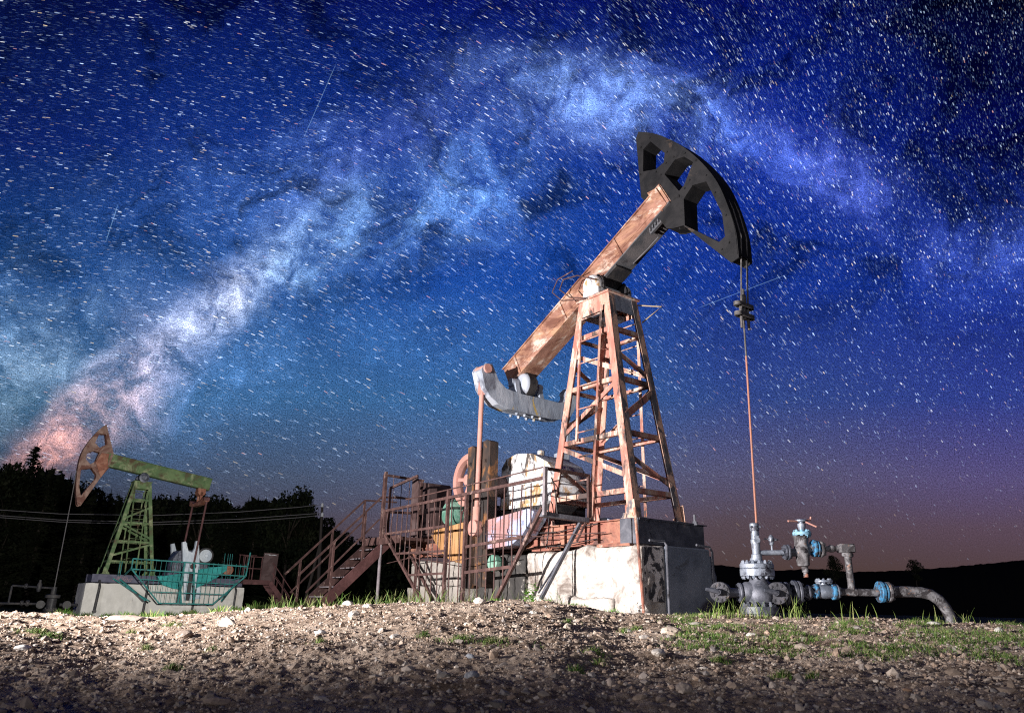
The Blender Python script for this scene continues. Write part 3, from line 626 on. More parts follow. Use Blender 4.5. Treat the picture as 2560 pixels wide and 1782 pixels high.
# cranks with their boat-shaped weights
for sg, mt in ((-1, 'crank'), (1, 'yoke')):
    y0, y1 = sorted((sg * .80, sg * 1.0)); mb = MB()
    mb.prism([(-2.93, .30), (-2.70, .30), (-2.70, 2.90), (-2.78, 2.95), (-2.93, 2.93)], y0, y1); mb.prism([(-2.46, .32), (-2.20, .32), (-2.20, 2.96), (-2.30, 3.0), (-2.46, 2.98)], y0, y1)
    mb.box(-2.70, -2.46, y0 + .05, y1 - .05, .35, 2.66); mb.cyl((-2.55, y0 - .02, 1.9), (-2.55, y1 + .02, 1.9), .16)
    bolts(mb, [(x_, sg * 1.0, z_) for x_ in (-2.82, -2.32) for z_ in (.6, 1.0, 1.4, 2.2, 2.6)], (0, sg, 0), .03, .04)
    cr_ = mb.build('crank', mt, near, bevel=.006)
    mb = MB(); mb.prism([(-2.20, 1.48), (-.95, 1.59), (-.80, 1.53), (-.86, 1.40), (-1.12, 1.15), (-1.40, 1.01), (-1.7, .97), (-2.20, .97)], sg * .74, sg * 1.06); bolts(mb, [(-1.5, sg * 1.06, 1.25), (-1.1, sg * 1.06, 1.36), (-1.95, sg * 1.06, 1.2)], (0, sg, 0), .035, .03)
    mb.build('counterweight', 'boat' if sg < 0 else 'yoke', near, bevel=.015)
    mb = MB(); mb.prism([(-2.93, 1.50), (-4.02, 1.41), (-4.05, 1.32), (-3.88, 1.16), (-3.6, .95), (-3.30, .80), (-2.93, .74)], sg * .74, sg * 1.06); mb.box(-3.62, -3.58, *sorted((sg * 1.055, sg * 1.075)), .98, 1.44); mb.box(-3.22, -3.18, *sorted((sg * 1.055, sg * 1.075)), .82, 1.46)
    mb.build('counterweight', 'orange' if sg < 0 else 'yoke', near, bevel=.015)
    mb = MB(); mb.lathe((-1.9, sg * .9, .72), (0, sg, 0), [(0, .1), (.1, .14), (.2, .14)], 14); mb.build('weight_lock', 'green', near)
# gearbox, pedestal, flywheel, motor, belt
mb = MB(); mb.prism([(-2.62, 1.80), (-2.60, 2.55), (-2.45, 2.72), (-2.1, 2.78), (-1.65, 2.72), (-1.2, 2.50), (-1.04, 2.3), (-1.04, 1.80)], -.42, .42)
for z in (2.18,): mb.box(-2.68, -.98, -.47, .47, z - .03, z + .03)
mb.box(-2.68, -.98, -.47, .47, 1.74, 1.80)
for a_ in (-2.3, -1.9, -1.5, -1.2): mb.box(a_ - .015, a_ + .015, -.45, .45, 1.8, 2.17)
for a_ in (-2.35, -1.62, -1.2): mb.lathe((a_, -.41, 2.18), (0, -1, 0), [(0, .19), (.06, .17), (.07, .06), (.1, .05)], 18)
bolts(mb, [(-2.6 + k * .145, -.45, 2.21) for k in range(12)], (0, 0, 1), .018, .04)
mb.cyl((-1.9, 0, 2.75), (-1.9, 0, 2.86), .07, 10)
mb.build('gearbox', 'white', near, smooth=True, bevel=.02)
mb = MB(); mb.box(-2.6, -1.1, -.4, .4, 1.32, 1.74); mb.box(-2.7, -1.0, -.5, .5, 1.3, 1.36); 
for k in range(9): mb.box(-2.58 + k * .17, -2.54 + k * .17, -.43, -.40, 1.36, 1.72)
mb.build('gearbox_pedestal', 'black', near)
for k, (z0_, sag) in enumerate(((1.26, .10), (1.02, .08))): mb = MB(); mb.tube([(-5.2 + 5.6 * j / 12, -.74 - .02 * k + .02 * math.sin(j * 1.7 + k), z0_ - sag * math.sin(math.pi * j / 12) + .02 * math.sin(j * 2.3)) for j in range(13)], .009, 5); mb.build('cable', 'black', near)
mb = MB(); mb.tube([(-1.1, -.5, 1.9), (-.9, -.66, 1.7), (-.8, -.72, 1.3), (-.85, -.74, .9), (-.8, -.9, .3)], .014, 6); mb.build('cable', 'black', near)
mb = MB(); mb.tube([(-1.05, -.46, 2.2), (-.8, -.6, 2.0), (-.7, -.62, 1.5)], .012, 6); mb.build('cable', 'black', near)
mb = MB(); mb.box(-5.0, -4.5, -.70, -.1, 1.36, 1.95); mb.box(-4.95, -4.6, -.74, -.70, 1.42, 1.85); mb.cyl((-4.55, -.4, 1.95), (-4.55, -.4, 2.2), .05, 10); mb.build('switch_box', 'cabinet', near)
mb = MB(); mb.box(-3.3, -2.95, -.72, -.3, 1.32, 1.75); mb.tube([(-3.5, -.74, 1.35), (-3.45, -.74, 1.75), (-3.2, -.76, 1.9), (-2.95, -.74, 1.7)], .02, 6); mb.lathe((-3.1, -.74, 1.55), (0, -1, 0), [(0, .1), (.04, .1), (.05, .05), (.08, .05)], 14); mb.build('brake_housing', 'lbrown', near)
mb = MB(); mb.cyl((-2.5, -.8, 2.18), (-2.5, .8, 2.18), .2, 20); mb.build('crank_shaft', 'cabinet', near, smooth=True)
FW = Vector((-3.52, -.5, 2.42))
mb = MB(); mb.lathe(FW - Vector((0, .09, 0)), (0, 1, 0), [(0, .43), (0, .54), (.03, .55), (.05, .52), (.13, .52), (.15, .55), (.18, .54), (.18, .43), (.1, .41), (.08, .41), (0, .43)], 40, False)
for k in range(5):
    a_ = 2 * math.pi * k / 5 + .5; d_ = Vector((math.cos(a_), 0, math.sin(a_))); mb.bar(FW + d_ * .08, FW + d_ * .44, .09, .07, d_.cross(Vector((0, 1, 0))))
mb.lathe(FW - Vector((0, .13, 0)), (0, 1, 0), [(0, .06), (.01, .11), (.25, .11), (.26, .06)], 20); mb.build('flywheel', 'pink', near, smooth=True)
mb = MB(); mb.cyl(FW, FW + Vector((0, .9, 0)), .05, 12); mb.build('drive_shaft', 'black', near)
mb = MB(); mb.bar((-3.98, -.5, 2.28), (-4.3, -.5, 1.62), .12, .02, (1, 0, .4)); mb.bar((-3.2, -.5, 2.0), (-3.75, -.5, 1.55), .12, .02, (1, 0, -.6)); mb.build('drive_belt', 'black', near)
mb = MB(); mb.lathe((-4.02, -.75, 1.78), (0, 1, 0), [(0, .08), (.03, .22), (.12, .26), (.62, .26), (.7, .22), (.75, .1)], 26)
for k in range(14):
    a_ = 2 * math.pi * k / 14; d_ = Vector((math.cos(a_), 0, math.sin(a_))); c_ = Vector((-4.02, 0, 1.78)) + d_ * .27; mb.bar(c_ + Vector((0, -.6, 0)), c_ + Vector((0, -.16, 0)), .012, .05, d_)
mb.box(-4.2, -3.84, -.6, -.2, 1.45, 1.56); mb.box(-4.12, -3.92, -.5, -.3, 2.02, 2.12); mb.build('motor', 'green', near, smooth=True)
mb = MB(); mb.box(-4.4, -3.3, -.62, .2, 1.32, 1.45); mb.box(-3.75, -3.35, -.45, .3, 1.45, 1.95); mb.box(-5.2, -4.5, -.55, .5, 1.3, 1.36); mb.build('motor_rails', 'black', near)
mb = MB(); mb.box(-3.34, -3.26, -.58, -.2, 1.4, 2.3); mb.bar((-3.4, -.6, 1.4), (-2.9, -.6, 2.1), .06, .04); mb.build('brake_lever', 'lbrown', near)

# control cabinet and board on the rear platform
t_ = MB(); t_.prism([(-6.05, 1.34), (-5.38, 1.34), (-5.38, 2.50), (-5.46, 2.60), (-5.9, 2.66), (-6.05, 2.58)], -.35, .25); t_.box(-5.98, -5.45, -.375, -.35, 1.45, 2.5); t_.cyl((-5.52, -.40, 2.0), (-5.52, -.37, 2.0), .02, 8)
for k in range(4): t_.box(-5.9 + k * .1, -5.86 + k * .1, -.385, -.375, 2.3, 2.42)
RT = near.location; RZ = near.rotation_euler[2]
def main_thing(name, label, cat, group=None): return thing(name, label, cat, RT, RZ, group)
k_ = main_thing('control_cabinet', 'dark brown electrical cabinet left of the pink flywheel', 'cabinet'); t_.build('cabinet_body', 'cabinet', k_, bevel=.015)
# ---------------------------------------------------------------- concrete foundations (rough blocks)
def rough_block(name, x0, x1, y0, y1, z0, z1, mat, parent=None, amp=.03, seed=0, res=.07, rnd=.06, bulge=None):
    bm = bmesh.new()
    nx, ny, nz = [max(2, int((b_ - a_) / res)) for a_, b_ in ((x0, x1), (y0, y1), (z0, z1))]
    def gridf(fn, n1, n2):
        vs = [[bm.verts.new(fn(i / n1, j / n2)) for j in range(n2 + 1)] for i in range(n1 + 1)]
        for i in range(n1):
            for j in range(n2): bm.faces.new((vs[i][j], vs[i + 1][j], vs[i + 1][j + 1], vs[i][j + 1]))
    X_ = lambda t: lerp(x0, x1, t); Y_ = lambda t: lerp(y0, y1, t); Z_ = lambda t: lerp(z0, z1, t)
    for y in (y0, y1): gridf(lambda a, b, y=y: (X_(a), y, Z_(b)), nx, nz)
    for x in (x0, x1): gridf(lambda a, b, x=x: (x, Y_(a), Z_(b)), ny, nz)
    for z in (z0, z1): gridf(lambda a, b, z=z: (X_(a), Y_(b), z), nx, ny)
    bmesh.ops.remove_doubles(bm, verts=bm.verts, dist=.002)
    c_ = Vector(((x0 + x1) / 2, (y0 + y1) / 2, (z0 + z1) / 2)); hx_, hy_, hz_ = (x1 - x0) / 2, (y1 - y0) / 2, (z1 - z0) / 2
    for v in bm.verts:
        p = v.co - c_; q = Vector((max(-hx_ + rnd, min(hx_ - rnd, p.x)), max(-hy_ + rnd, min(hy_ - rnd, p.y)), max(-hz_ + rnd, min(hz_ - rnd, p.z))))
        d = p - q
        if d.length > 0: p = q + d.normalized() * rnd
        s_ = Vector((seed * 3.1, seed * 1.7, 0)); n_ = noise.noise(p * 1.6 + s_) * amp * 1.3 + noise.noise(p * 5 + s_) * amp * .8 + noise.noise(p * 14 + s_) * amp * .35
        dirn = d.normalized() if d.length else Vector((0, 0, 0))
        v.co = c_ + p + dirn * n_
    bmesh.ops.recalc_face_normals(bm, faces=bm.faces)
    me = bpy.data.meshes.new(name); bm.to_mesh(me); bm.free(); me.materials.append(M[mat])
    me.polygons.foreach_set('use_smooth', [True] * len(me.polygons)); me.set_sharp_from_angle(angle=R(50))
    o = bpy.data.objects.new(name, me); COL.objects.link(o)
    if parent: o.parent = parent
    return o
fd = main_thing('concrete_foundation', 'large stained white concrete block with a dark grey end slab', 'foundation', 'concrete foundations')
rough_block('concrete_block', -1.28, 1.46, -.86, .66, -.5, .89, 'concrete', fd, .045, 1, .06, .07)
rough_block('oily_concrete_block', -2.7, -1.30, -.84, .66, -.5, .87, 'oily', fd, .05, 2, .06, .07)
rough_block('concrete_collar', -1.2, .9, -.96, -.80, -.4, .16, 'concrete', fd, .07, 5, .06, .07)
rough_block('rough_end', 1.0, 1.44, .5, .84, -.5, .82, 'slab', fd, .07, 3, .06, .09)
mb = MB(); mb.box(1.44, 1.51, -.40, .60, -.4, .90); mb.build('end_slab', 'slab', fd, bevel=.02)
mb = MB(); mb.tube([(1.53, -.42, -.4), (1.53, -.42, .90), (1.53, -.46, .955), (1.5, -.75, .955)], .018, 8); mb.tube([(1.54, .62, -.4), (1.54, .62, .86), (1.53, .58, .93), (1.50, .3, .95)], .018, 8); mb.build('conduit', 'framedark', fd, smooth=True)
mb = MB(); mb.box(1.46, 1.475, -.84, -.44, .1, .86); mb.build('peeling_coat', 'peel', fd)
mb = MB(); mb.box(-1.0, -.4, -.93, -.80, .885, .915); mb.build('shim_plate', 'frame', fd)
mb = MB(); mb.box(.55, 1.25, -.9, -.70, .885, .92); mb.build('shim_plate', 'frame', fd)
mb = MB(); mb.box(1.14, 1.16, .70, .92, .88, 1.30); mb.box(.95, 1.2, .72, .96, 1.30, 1.315); mb.cyl((1.1, .78, 1.31), (1.1, .78, 1.48), .02, 8); mb.cyl((1.1, .78, 1.31), (1.1, .78, 1.37), .045, 6)
mb.cyl((1.165, .82, 1.1), (1.17, .82, 1.1), .03, 12); mb.box(.95, 1.14, .70, .715, .88, 1.3); mb.build('anchor_bracket', 'framedark', fd)
mb = MB(); mb.tube([(1.5, -.90, -.3), (1.46, -.92, .6), (1.40, -.93, 1.42)], .022, 8); mb.build('upright_bar', 'frame', fd, smooth=True)
f2 = main_thing('concrete_foundation', 'smaller grey concrete block in two courses behind the brown railing', 'foundation', 'concrete foundations')
rough_block('concrete_block', -4.95, -3.12, -.96, .7, .36, .82, 'concrete2', f2, .04, 7, .07, .05)
rough_block('concrete_block', -5.0, -3.05, -1.0, .7, -.4, .34, 'concrete2', f2, .05, 8, .07, .05)

# ---------------------------------------------------------------- brown guard rail in front of the cranks
gr_t = main_thing('guard_rail', 'long brown guard rail in front of the rusty orange pump jack', 'guard rail', 'crank guard rails')
B0 = -1.6
def rodf(mb, a, b, r=.012): mb.tube([a, b], r, 6)
mb = MB(); tl, trr = (-5.13, B0, 1.83), (.13, B0, 1.93)
mb.bar(tl, trr, .04, .05); mb.bar((-5.0, B0, 1.36), (-2.72, B0, 1.37), .03, .045); mb.bar((-2.0, B0, .97), (-.42, B0, 1.05), .03, .05); mb.bar((-4.55, B0, .95), (-2.66, B0, .93), .03, .04)
mb.bar((-3.9, B0, .53), (-2.64, B0, .54), .03, .04); mb.bar((-2.0, B0, .54), (-.7, B0, .60), .03, .05)
mb.bar((-4.97, B0, 1.34), (-3.34, B0, .02), .045, .05); mb.bar((.08, B0, 1.47), (-1.14, B0, .02), .05, .055)
mb.build('rail', 'rail', gr_t)
for a0, z0, z1 in ((-5.13, 1.34, 2.66), (-2.65, 0, 2.03), (-2.05, 0, 1.86), (.13, 1.35, 2.10), (-5.05, 1.30, 1.83)):
    mb = MB(); mb.bar((a0, B0, z0), (a0 + .02, B0, z1), .055, .055, (0, 1, 0)); mb.build('post', 'rail' if a0 < 0 else 'post', gr_t)
mb = MB(); k = -4.9
while k < -2.75:
    zb_ = lerp(1.34, .02, (k + 4.97) / 1.63) if k < -3.34 else .03
    o1 = random.uniform(-.03, .03); mb.tube([(k, B0, 1.84), (k + o1 / 2, B0 + random.uniform(-.03, .03), (1.84 + zb_) / 2), (k + o1, B0, max(zb_, .03))], .011, 6); k += .2
k = -1.85
while k < .0:
    zb_ = lerp(1.47, .02, (.08 - k) / 1.22) if k > -1.14 else .03
    mb.tube([(k, B0, 1.88), (k + random.uniform(-.02, .02), B0 + random.uniform(-.02, .02), (1.88 + zb_) / 2), (k, B0, max(zb_, .03))], .012, 6); k += .235
for k in (-2.5, -2.2): mb.tube([(k, B0, 1.85), (k, B0, .05)], .012, 6)
mb.build('baluster', 'rail', gr_t)
mb = MB(); mb.tube([(.13, B0, 2.10), (-1.2, B0, 2.06), (-2.6, B0, 2.03), (-4.2, B0, 1.99)], .012, 6); mb.tube([(-4.9, B0 + .05, .78), (-3.9, B0 + .03, .86), (-2.7, B0, .72), (-1.2, B0, .82)], .008, 6); mb.tube([(-1.9, B0, 1.2), (-.6, -1.1, 1.1), (.6, -.75, 1.12)], .008, 6); mb.build('wire_rope', 'rail', gr_t)
mb = MB(); mb.bar((.05, B0, 1.37), (.12, -.70, 1.34), .13, .07); mb.build('bracket_arm', 'framedark', gr_t)
mb = MB(); mb.bar((.13, B0, 2.08), (.15, -.66, 2.06), .04, .05); mb.bar((.15, -.68, 2.06), (.15, -.68, 1.38), .045, .045); mb.bar((.13, B0, 1.66), (.15, -.68, 1.62), .012, .012); mb.bar((.15, -.68, 1.42), (.1, -.9, 1.0), .03, .03)
mb.build('end_rail', 'rail', gr_t)
mb = MB(); mb.bar((.02, -.74, 1.32), (.04, B0 + .02, .12), .05, .05); mb.build('strut', 'framedark', gr_t)
mb = MB(); mb.bar((-.05, -.98, .9), (-.0, B0, .2), .02, .02); mb.build('strut', 'framedark', gr_t)
mb = MB(); mb.bar((-5.05, B0, 1.33), (-5.05, -.70, 1.30), .08, .06); mb.bar((-5.05, -.74, 1.3), (-4.2, -1.3, -.05), .06, .06); mb.bar((-4.3, B0 + .2, 1.0), (-3.5, -1.2, -.05), .05, .05); mb.build('bracket_arm', 'rail', gr_t)

# rear landing with steep stairs
st = main_thing('access_stairs', 'steep brown stairs with long handrails beside the rusty orange pump jack', 'stairs', 'access stairs')
AL, AR = -6.2, -5.42
mb = MB(); mb.box(AL, -4.6, -1.45, -.2, 1.24, 1.30); mb.box(AL, -4.6, -1.47, -1.45, 1.18, 1.34); mb.box(-5.4, -4.6, -.8, -.2, 1.33, 1.35); mb.build('landing', 'rail', st)
for a_ in (AL, AR):
    mb = MB(); mb.bar((a_, -1.30, 1.22), (a_, -2.62, -.02), .045, .20, (0, 0, 1)); mb.build('stringer', 'lbrown' if a_ == AR else 'rail', st)
mb = MB()
for k in range(6):
    y_ = lerp(-1.45, -2.5, k / 5); z_ = lerp(1.08, .1, k / 5); mb.box(AL + .02, AR - .02, y_ - .1, y_ + .1, z_, z_ + .02)
mb.build('tread', 'post', st)
for a_ in (AL, AR):
    o_ = .13 if a_ == AR else 0; mb = MB()
    mb.bar((a_, -1.5, 2.17), (a_, -3.15, .53), .035, .035); mb.bar((a_, -1.52, 1.70), (a_, -3.0, .18), .028, .028)
    mb.bar((a_, -1.5, 2.17), (a_, -.7, 2.2), .035, .035); mb.build('handrail', 'rail', st)
    for yy_ in ((-1.5, -2.2, -2.85) if a_ == AL else (-1.85, -2.5)):
        zt_ = 2.17 + (yy_ + 1.5) * .995; zb_ = max(1.05 + (yy_ + 1.5) * .94, .0) if yy_ < -1.5 else 1.28; mb = MB(); mb.bar((a_, yy_, zt_), (a_, yy_, zb_ - .0), .04, .04, (0, 1, 0)); mb.build('post', 'rail', st)
mb = MB()
mb.bar((-5.40, -1.47, 1.3), (-5.40, -1.47, 2.66), .055, .055, (0, 1, 0)); mb.bar((-5.40, -.55, 1.3), (-5.40, -.55, 2.62), .045, .045, (0, 1, 0)); mb.bar((-5.40, -1.47, 2.64), (-5.40, -.5, 2.62), .05, .05)
mb.bar((-5.40, -1.2, 2.2), (-5.40, -.5, 2.18), .04, .04); mb.bar((-5.4, -1.47, 1.86), (-5.4, -.5, 1.9), .04, .05)
for k in range(4): mb.tube([(-5.40, -1.25 + .2 * k, 1.9), (-5.40, -1.25 + .2 * k, 2.62)], .008, 6)
mb.bar((-5.25, -1.4, 2.35), (-4.55, -1.15, 2.56), .04, .05); mb.bar((-5.25, -1.4, 1.3), (-5.25, -1.4, 2.35), .045, .045, (0, 1, 0)); mb.build('landing_rail', 'rail', st)
mb = MB(); mb.prism([(-4.98, 1.35), (-4.70, 1.35), (-4.72, 2.42), (-4.84, 2.60), (-5.0, 2.62)], -1.02, -.98); mb.build('shield_plate', 'cabinet', st)
mb = MB(); mb.tube([(-5.42, -1.44, 1.2), (-5.42, -1.44, -.3)], .035, 10); mb.build('support_post', 'post', st, smooth=True)
# ================================================================ the far pump jack on the left
LY = .663; LT = Vector((-16.593, 34.45, 0)); LRZ = LY + math.pi
def left_thing(name, label, cat, group=None): return thing(name, label, cat, LT, LRZ, group)
far = left_thing('pump_jack', 'smaller olive green oil pump jack with a faded red-brown horsehead', 'pump jack', 'oil pump jacks')
ml = dict(tower='lgreen', towerdark='lgreen', apron='lgreen', beam='lgreen', beamunder='lgreen', head='lhead', headin='lheadred', ribs=(-2.2, -.45, .32, 1.55))
ZT = .97
tower(far, ZT, ml, wa=1.02, wb=.555, ta=.345, tb=.32, H=4.02, dark=False, hs=(4.22, 3.2, 2.4, 1.55))
PL = walking_beam(far, 0, 5.60, R(7.6), 3.02, 1.72, .56, .40, ml, 1)
lo = [(1.88, 7.34), (1.38, 6.10), (1.46, 5.44), (1.74, 4.94), (2.28, 3.72), (2.42, 3.80), (2.58, 4.51), (2.65, 5.25), (2.62, 5.93), (2.43, 6.50), (2.12, 7.07)]
lh = [[(2.08, 6.89), (1.83, 6.90), (1.72, 6.47), (1.97, 6.27), (2.19, 6.46)], [(2.42, 5.98), (2.15, 6.12), (1.94, 6.08), (2.03, 5.66), (2.21, 5.52), (2.42, 5.70)], [(2.53, 5.25), (2.13, 5.36), (1.90, 5.10), (1.90, 4.93), (2.34, 4.14), (2.47, 4.5)]]
hh = horsehead(far, lo, lh, [4, 5, 6, 7, 8, 9, 10, 0], ml, .19)
mb = MB()
for sg in (-1, 1): mb.prism([(1.58, 6.05), (1.86, 6.05), (2.02, 5.62), (1.72, 4.98), (1.52, 5.42)], sg * .19, sg * .225)
mb.build('clamp_plate', 'lheadred', far)
mb = MB(); mb.cyl((0, -.42, 5.16), (0, .42, 5.16), .09)
for sg in (-1, 1): mb.lathe((0, sg * .22, 5.16), (0, sg, 0), [(0, .2), (.18, .21), (.2, .12), (.22, .1)], 20)
mb.build('saddle_bearing', 'welldark', far, smooth=True)
mb = MB(); mb.cyl((-2.62, -.25, 4.80), (-2.62, .25, 4.80), .17, 16); mb.box(-2.8, -2.45, -.2, .2, 4.86, 4.98); mb.build('equalizer_bearing', 'lheadred', far, smooth=True)
mb = MB(); mb.prism([(-1.1, 4.42), (-.9, 4.42), (-.5, 4.32), (.5, 4.34), (.9, 4.46), (1.12, 4.46), (1.12, 4.30), (.6, 4.18), (-.6, 4.18), (-1.1, 4.28)], -2.72, -2.5, pl='yz'); mb.box(-2.68, -2.56, -.25, -.15, 4.3, 4.8); mb.box(-2.68, -2.56, .15, .25, 4.3, 4.8); mb.build('equalizer', 'lheadred', far)
for sg in (-1, 1):
    mb = MB(); mb.tube([(-2.66, sg * 1.05, 4.42), (-2.48, sg * 1.05, 1.55)], .045, 8); mb.cyl((-2.75, sg * 1.05, 4.4), (-2.5, sg * 1.05, 4.4), .1, 12); mb.lathe((-2.47, sg * .98, 1.42), (0, sg, 0), [(0, .12), (.14, .12)], 12); mb.build('pitman_arm', 'lbrown', far, smooth=True)
def rotp(pts, c, a): return [(c[0] + (x - c[0]) * math.cos(a) - (z - c[1]) * math.sin(a), c[1] + (x - c[0]) * math.sin(a) + (z - c[1]) * math.cos(a)) for x, z in pts]
cc = (-2.45, 1.25); ca_ = R(-10)
for sg in (-1, 1):
    mb = MB()
    mb.prism(rotp([(-2.80, 0), (-2.1, 0), (-2.1, 2.52), (-2.24, 2.54), (-2.34, 2.1), (-2.5, 2.02), (-2.62, 2.2), (-2.68, 2.5), (-2.80, 2.5)], cc, ca_), sg * .80, sg * .98)
    mb.cyl((-2.45, sg * .98, 1.75), (-2.45, sg * 1.01, 1.75), .1, 14); cw = mb.build('crank', 'lwhite', far, bevel=.006)
    mb = MB(); mb.box(-2.52, -2.36, *sorted((sg * .985, sg * 1.0)), -.02, 1.2); mb.build('slot', 'black', cw)
    mb = MB(); mb.prism([(-1.05, .93), (-2.12, 1.12), (-2.12, .42), (-1.75, .46), (-1.3, .60)], sg * .76, sg * 1.04); mb.build('counterweight', 'boatteal', far, bevel=.01)
    mb = MB(); mb.prism([(-2.72, 1.30), (-3.98, 1.53), (-3.96, 1.3), (-3.6, 1.0), (-3.16, .72), (-2.72, .5)], sg * .76, sg * 1.04); mb.build('counterweight', 'boatteal', far, bevel=.01)
mb = MB(); mb.prism([(-1.75, 1.2), (-1.74, 1.75), (-1.95, 2.1), (-2.8, 2.16), (-3.1, 2.05), (-3.3, 1.8), (-3.3, 1.2)], -.42, .42)
for k in range(6): mb.box(-1.95 - k * .2, -1.92 - k * .2, -.44, .44, 1.3, 2.0)
mb.build('gearbox', 'welldark', far, smooth=True, bevel=.015)
mb = MB(); mb.lathe((-3.12, .42, 1.93), (0, 1, 0), [(0, .28), (.06, .28), (.08, .2), (.1, .2), (.12, .08), (.16, .07)], 24); mb.build('brake_wheel', 'lwhite', far, smooth=True)
mb = MB(); mb.lathe((-3.12, .40, 1.93), (0, 1, 0), [(0, .36), (.05, .36), (.06, .31), (.061, .0)], 24); mb.build('brake_drum', 'black', far, smooth=True)
mb = MB(); mb.lathe((-4.15, .2, 1.35), (0, 1, 0), [(0, .1), (.03, .24), (.5, .24), (.53, .1)], 20); mb.build('motor', 'lheadred', far, smooth=True)
mb = MB()
for b_ in (-.58, .58): mb.bar((-4.9, b_, .80), (1.42, b_, .80), .14, .32)
for a_ in (-4.8, -3.2, -1.2, .3, 1.3): mb.bar((a_, -.5, .8), (a_, .5, .8), .16, .26)
mb.box(-3.5, -1.6, -.4, .4, .9, 1.22); mb.build('base_frame', 'lframe', far)
mb = MB(); mb.tube([(2.66, 0, 5.2), (2.64, 0, 3.9), (2.62, 0, .35)], .02, 6); mb.build('polished_rod', 'rope', far)
# faint rows of pink lettering on the frame side, too worn to read
mb = MB()
for row, n_ in ((.87, 5), (.80, 10), (.73, 9)):
    for k in range(n_):
        x_ = .22 + (n_ / 2 - k) * .085; mb.box(x_ - .028, x_ + .022, .651, .654, row - .02, row - .012)
        if k % 3 != 1: mb.box(x_ - .028, x_ - .018, .651, .654, row - .02, row + .022)
        if k % 2: mb.box(x_ - .02, x_ + .024, .651, .654, row + .014, row + .022)
mb.build('lettering', 'pink', far)
lf = left_thing('concrete_foundation', 'cream concrete block under the smaller green pump jack', 'foundation', 'concrete foundations')
rough_block('concrete_block', -4.97, 1.66, -.85, .85, -.95, .60, 'lconcrete', lf, .02, 11, .14, .05)
mb = MB()
for a_, zz in ((1.12, -.5), (-.75, -.55), (-2.75, -.55), (-4.55, -.55)):
    mb = MB(); mb.tube([(a_, .68, .7), (a_, .95, .45), (a_ + .05, 1.0, zz)], .05, 8); mb.lathe((a_ + .05, 1.0, zz - .02), (0, 1, 0), [(-.06, .07), (.06, .07)], 10); mb.build('anchor_rod', 'black', lf, smooth=True)
# teal guard rail
tg = left_thing('guard_rail', 'teal steel guard rail in front of the green pump jack', 'guard rail', 'crank guard rails'); BL = 1.7
mb = MB()
def r2(a, b, w_=.05): mb.bar((a[0], BL, a[1]), (b[0], BL, b[1]), w_, w_)
r2((.20, 1.60), (-4.66, 1.49)); r2((.20, 1.18), (-4.64, 1.07)); r2((.20, 1.6), (.20, 1.18)); r2((.19, 1.18), (-1.08, -.14)); r2((-1.08, -.15), (-3.33, -.16)); r2((-3.33, -.16), (-4.64, 1.07)); r2((-4.64, 1.07), (-4.72, 2.12))
r2((-.2, .78), (-4.3, .70), .035); r2((-.75, .30), (-3.75, .26), .035)
mb.build('rail', 'teal', tg)
for a_, b_ in (((-1.90, 1.58), (-1.86, -.12)), ((-2.30, 1.56), (-2.52, -.14)), ((-1.8, .8), (-2.0, -.14))):
    mb = MB(); r2(a_, b_, .06); mb.build('post', 'teal', tg)
mb = MB()
for k in range(24):
    a_ = .05 - k * .2
    zb_ = 1.18 - (.19 - a_) * 1.04 if a_ > -1.05 else (-.14 if a_ > -3.33 else -.14 + (-3.33 - a_) * .93)
    mb.tube([(a_, BL, 1.58), (a_, BL, max(zb_, -.14))], .009, 5)
mb.build('baluster', 'teal', tg)
for a_, z_ in ((-.55, .35), (-3.7, .4)): mb = MB(); mb.bar((a_ + (.9 if a_ > -2 else -.9), .66, .78), (a_, BL, z_ - .4), .06, .06); mb.build('strut', 'teal', tg)
for p_, q_ in (((.62, .66, .80), (-.75, BL - .02, -.10)), ((.2, .66, .95), (.2, BL, 1.2)), ((-4.4, .66, .9), (-4.64, BL, 1.1))): MB().bar(p_, q_, .05, .05).build('strut', 'teal', tg)
for a_ in (-4.45, -4.35, -4.25, -4.1): MB().tube([(a_, .2, .95), (a_ + .02, .2, 2.1)], .012, 5).build('thin_post', 'teal', tg)
for a_ in (.42, .5): MB().tube([(a_, .9, .9), (a_, .9, 1.5)], .015, 5).build('thin_post', 'teal', tg)

# its rear platform, dark board and stairs
ls = left_thing('access_stairs', 'small dull red stairs with a dark metal board, right of the teal railing', 'stairs', 'access stairs')
mb = MB(); mb.box(-6.05, -4.8, .25, 1.0, .78, .92); mb.box(-6.06, -4.8, 1.0, 1.02, .74, .95); mb.build('landing', 'lbrown', ls)
mb = MB(); mb.prism([(-5.62, .86), (-6.33, .72), (-6.38, 2.18), (-5.68, 2.20)], .88, .93); mb.build('metal_board', 'cabinet', ls)
mb = MB(); mb.prism([(-5.72, 2.13), (-5.80, 2.115), (-5.9, 2.135), (-6.02, 2.11), (-6.15, 2.125), (-6.28, 2.10), (-6.28, 2.085), (-6.1, 2.10), (-5.95, 2.09), (-5.85, 2.11), (-5.72, 2.11)], .929, .934)
mb.build('paint_spot', 'white', ls)
mb = MB(); 
for z_ in (1.45, 1.98): mb.bar((-4.75, .95, z_), (-5.65, .95, z_), .035, .035)
for a_ in (-4.78, -5.2, -5.6): mb.bar((a_, .95, .9), (a_, .95, 2.0), .035, .035, (0, 1, 0))
mb.tube([(-4.75, .2, 2.08), (-5.6, .2, 2.08)], .015, 5)
for k in range(4): mb.tube([(-4.8 - k * .18, .2, .9), (-4.8 - k * .18, .2, 2.08)], .012, 5)
mb.build('handrail', 'lbrown', ls)
for y_ in (.3, 1.05):
    mb = MB(); mb.bar((-6.05, y_, .85), (-7.35, y_, -.6), .05, .22); mb.build('stringer', 'lbrown', ls)
mb = MB()
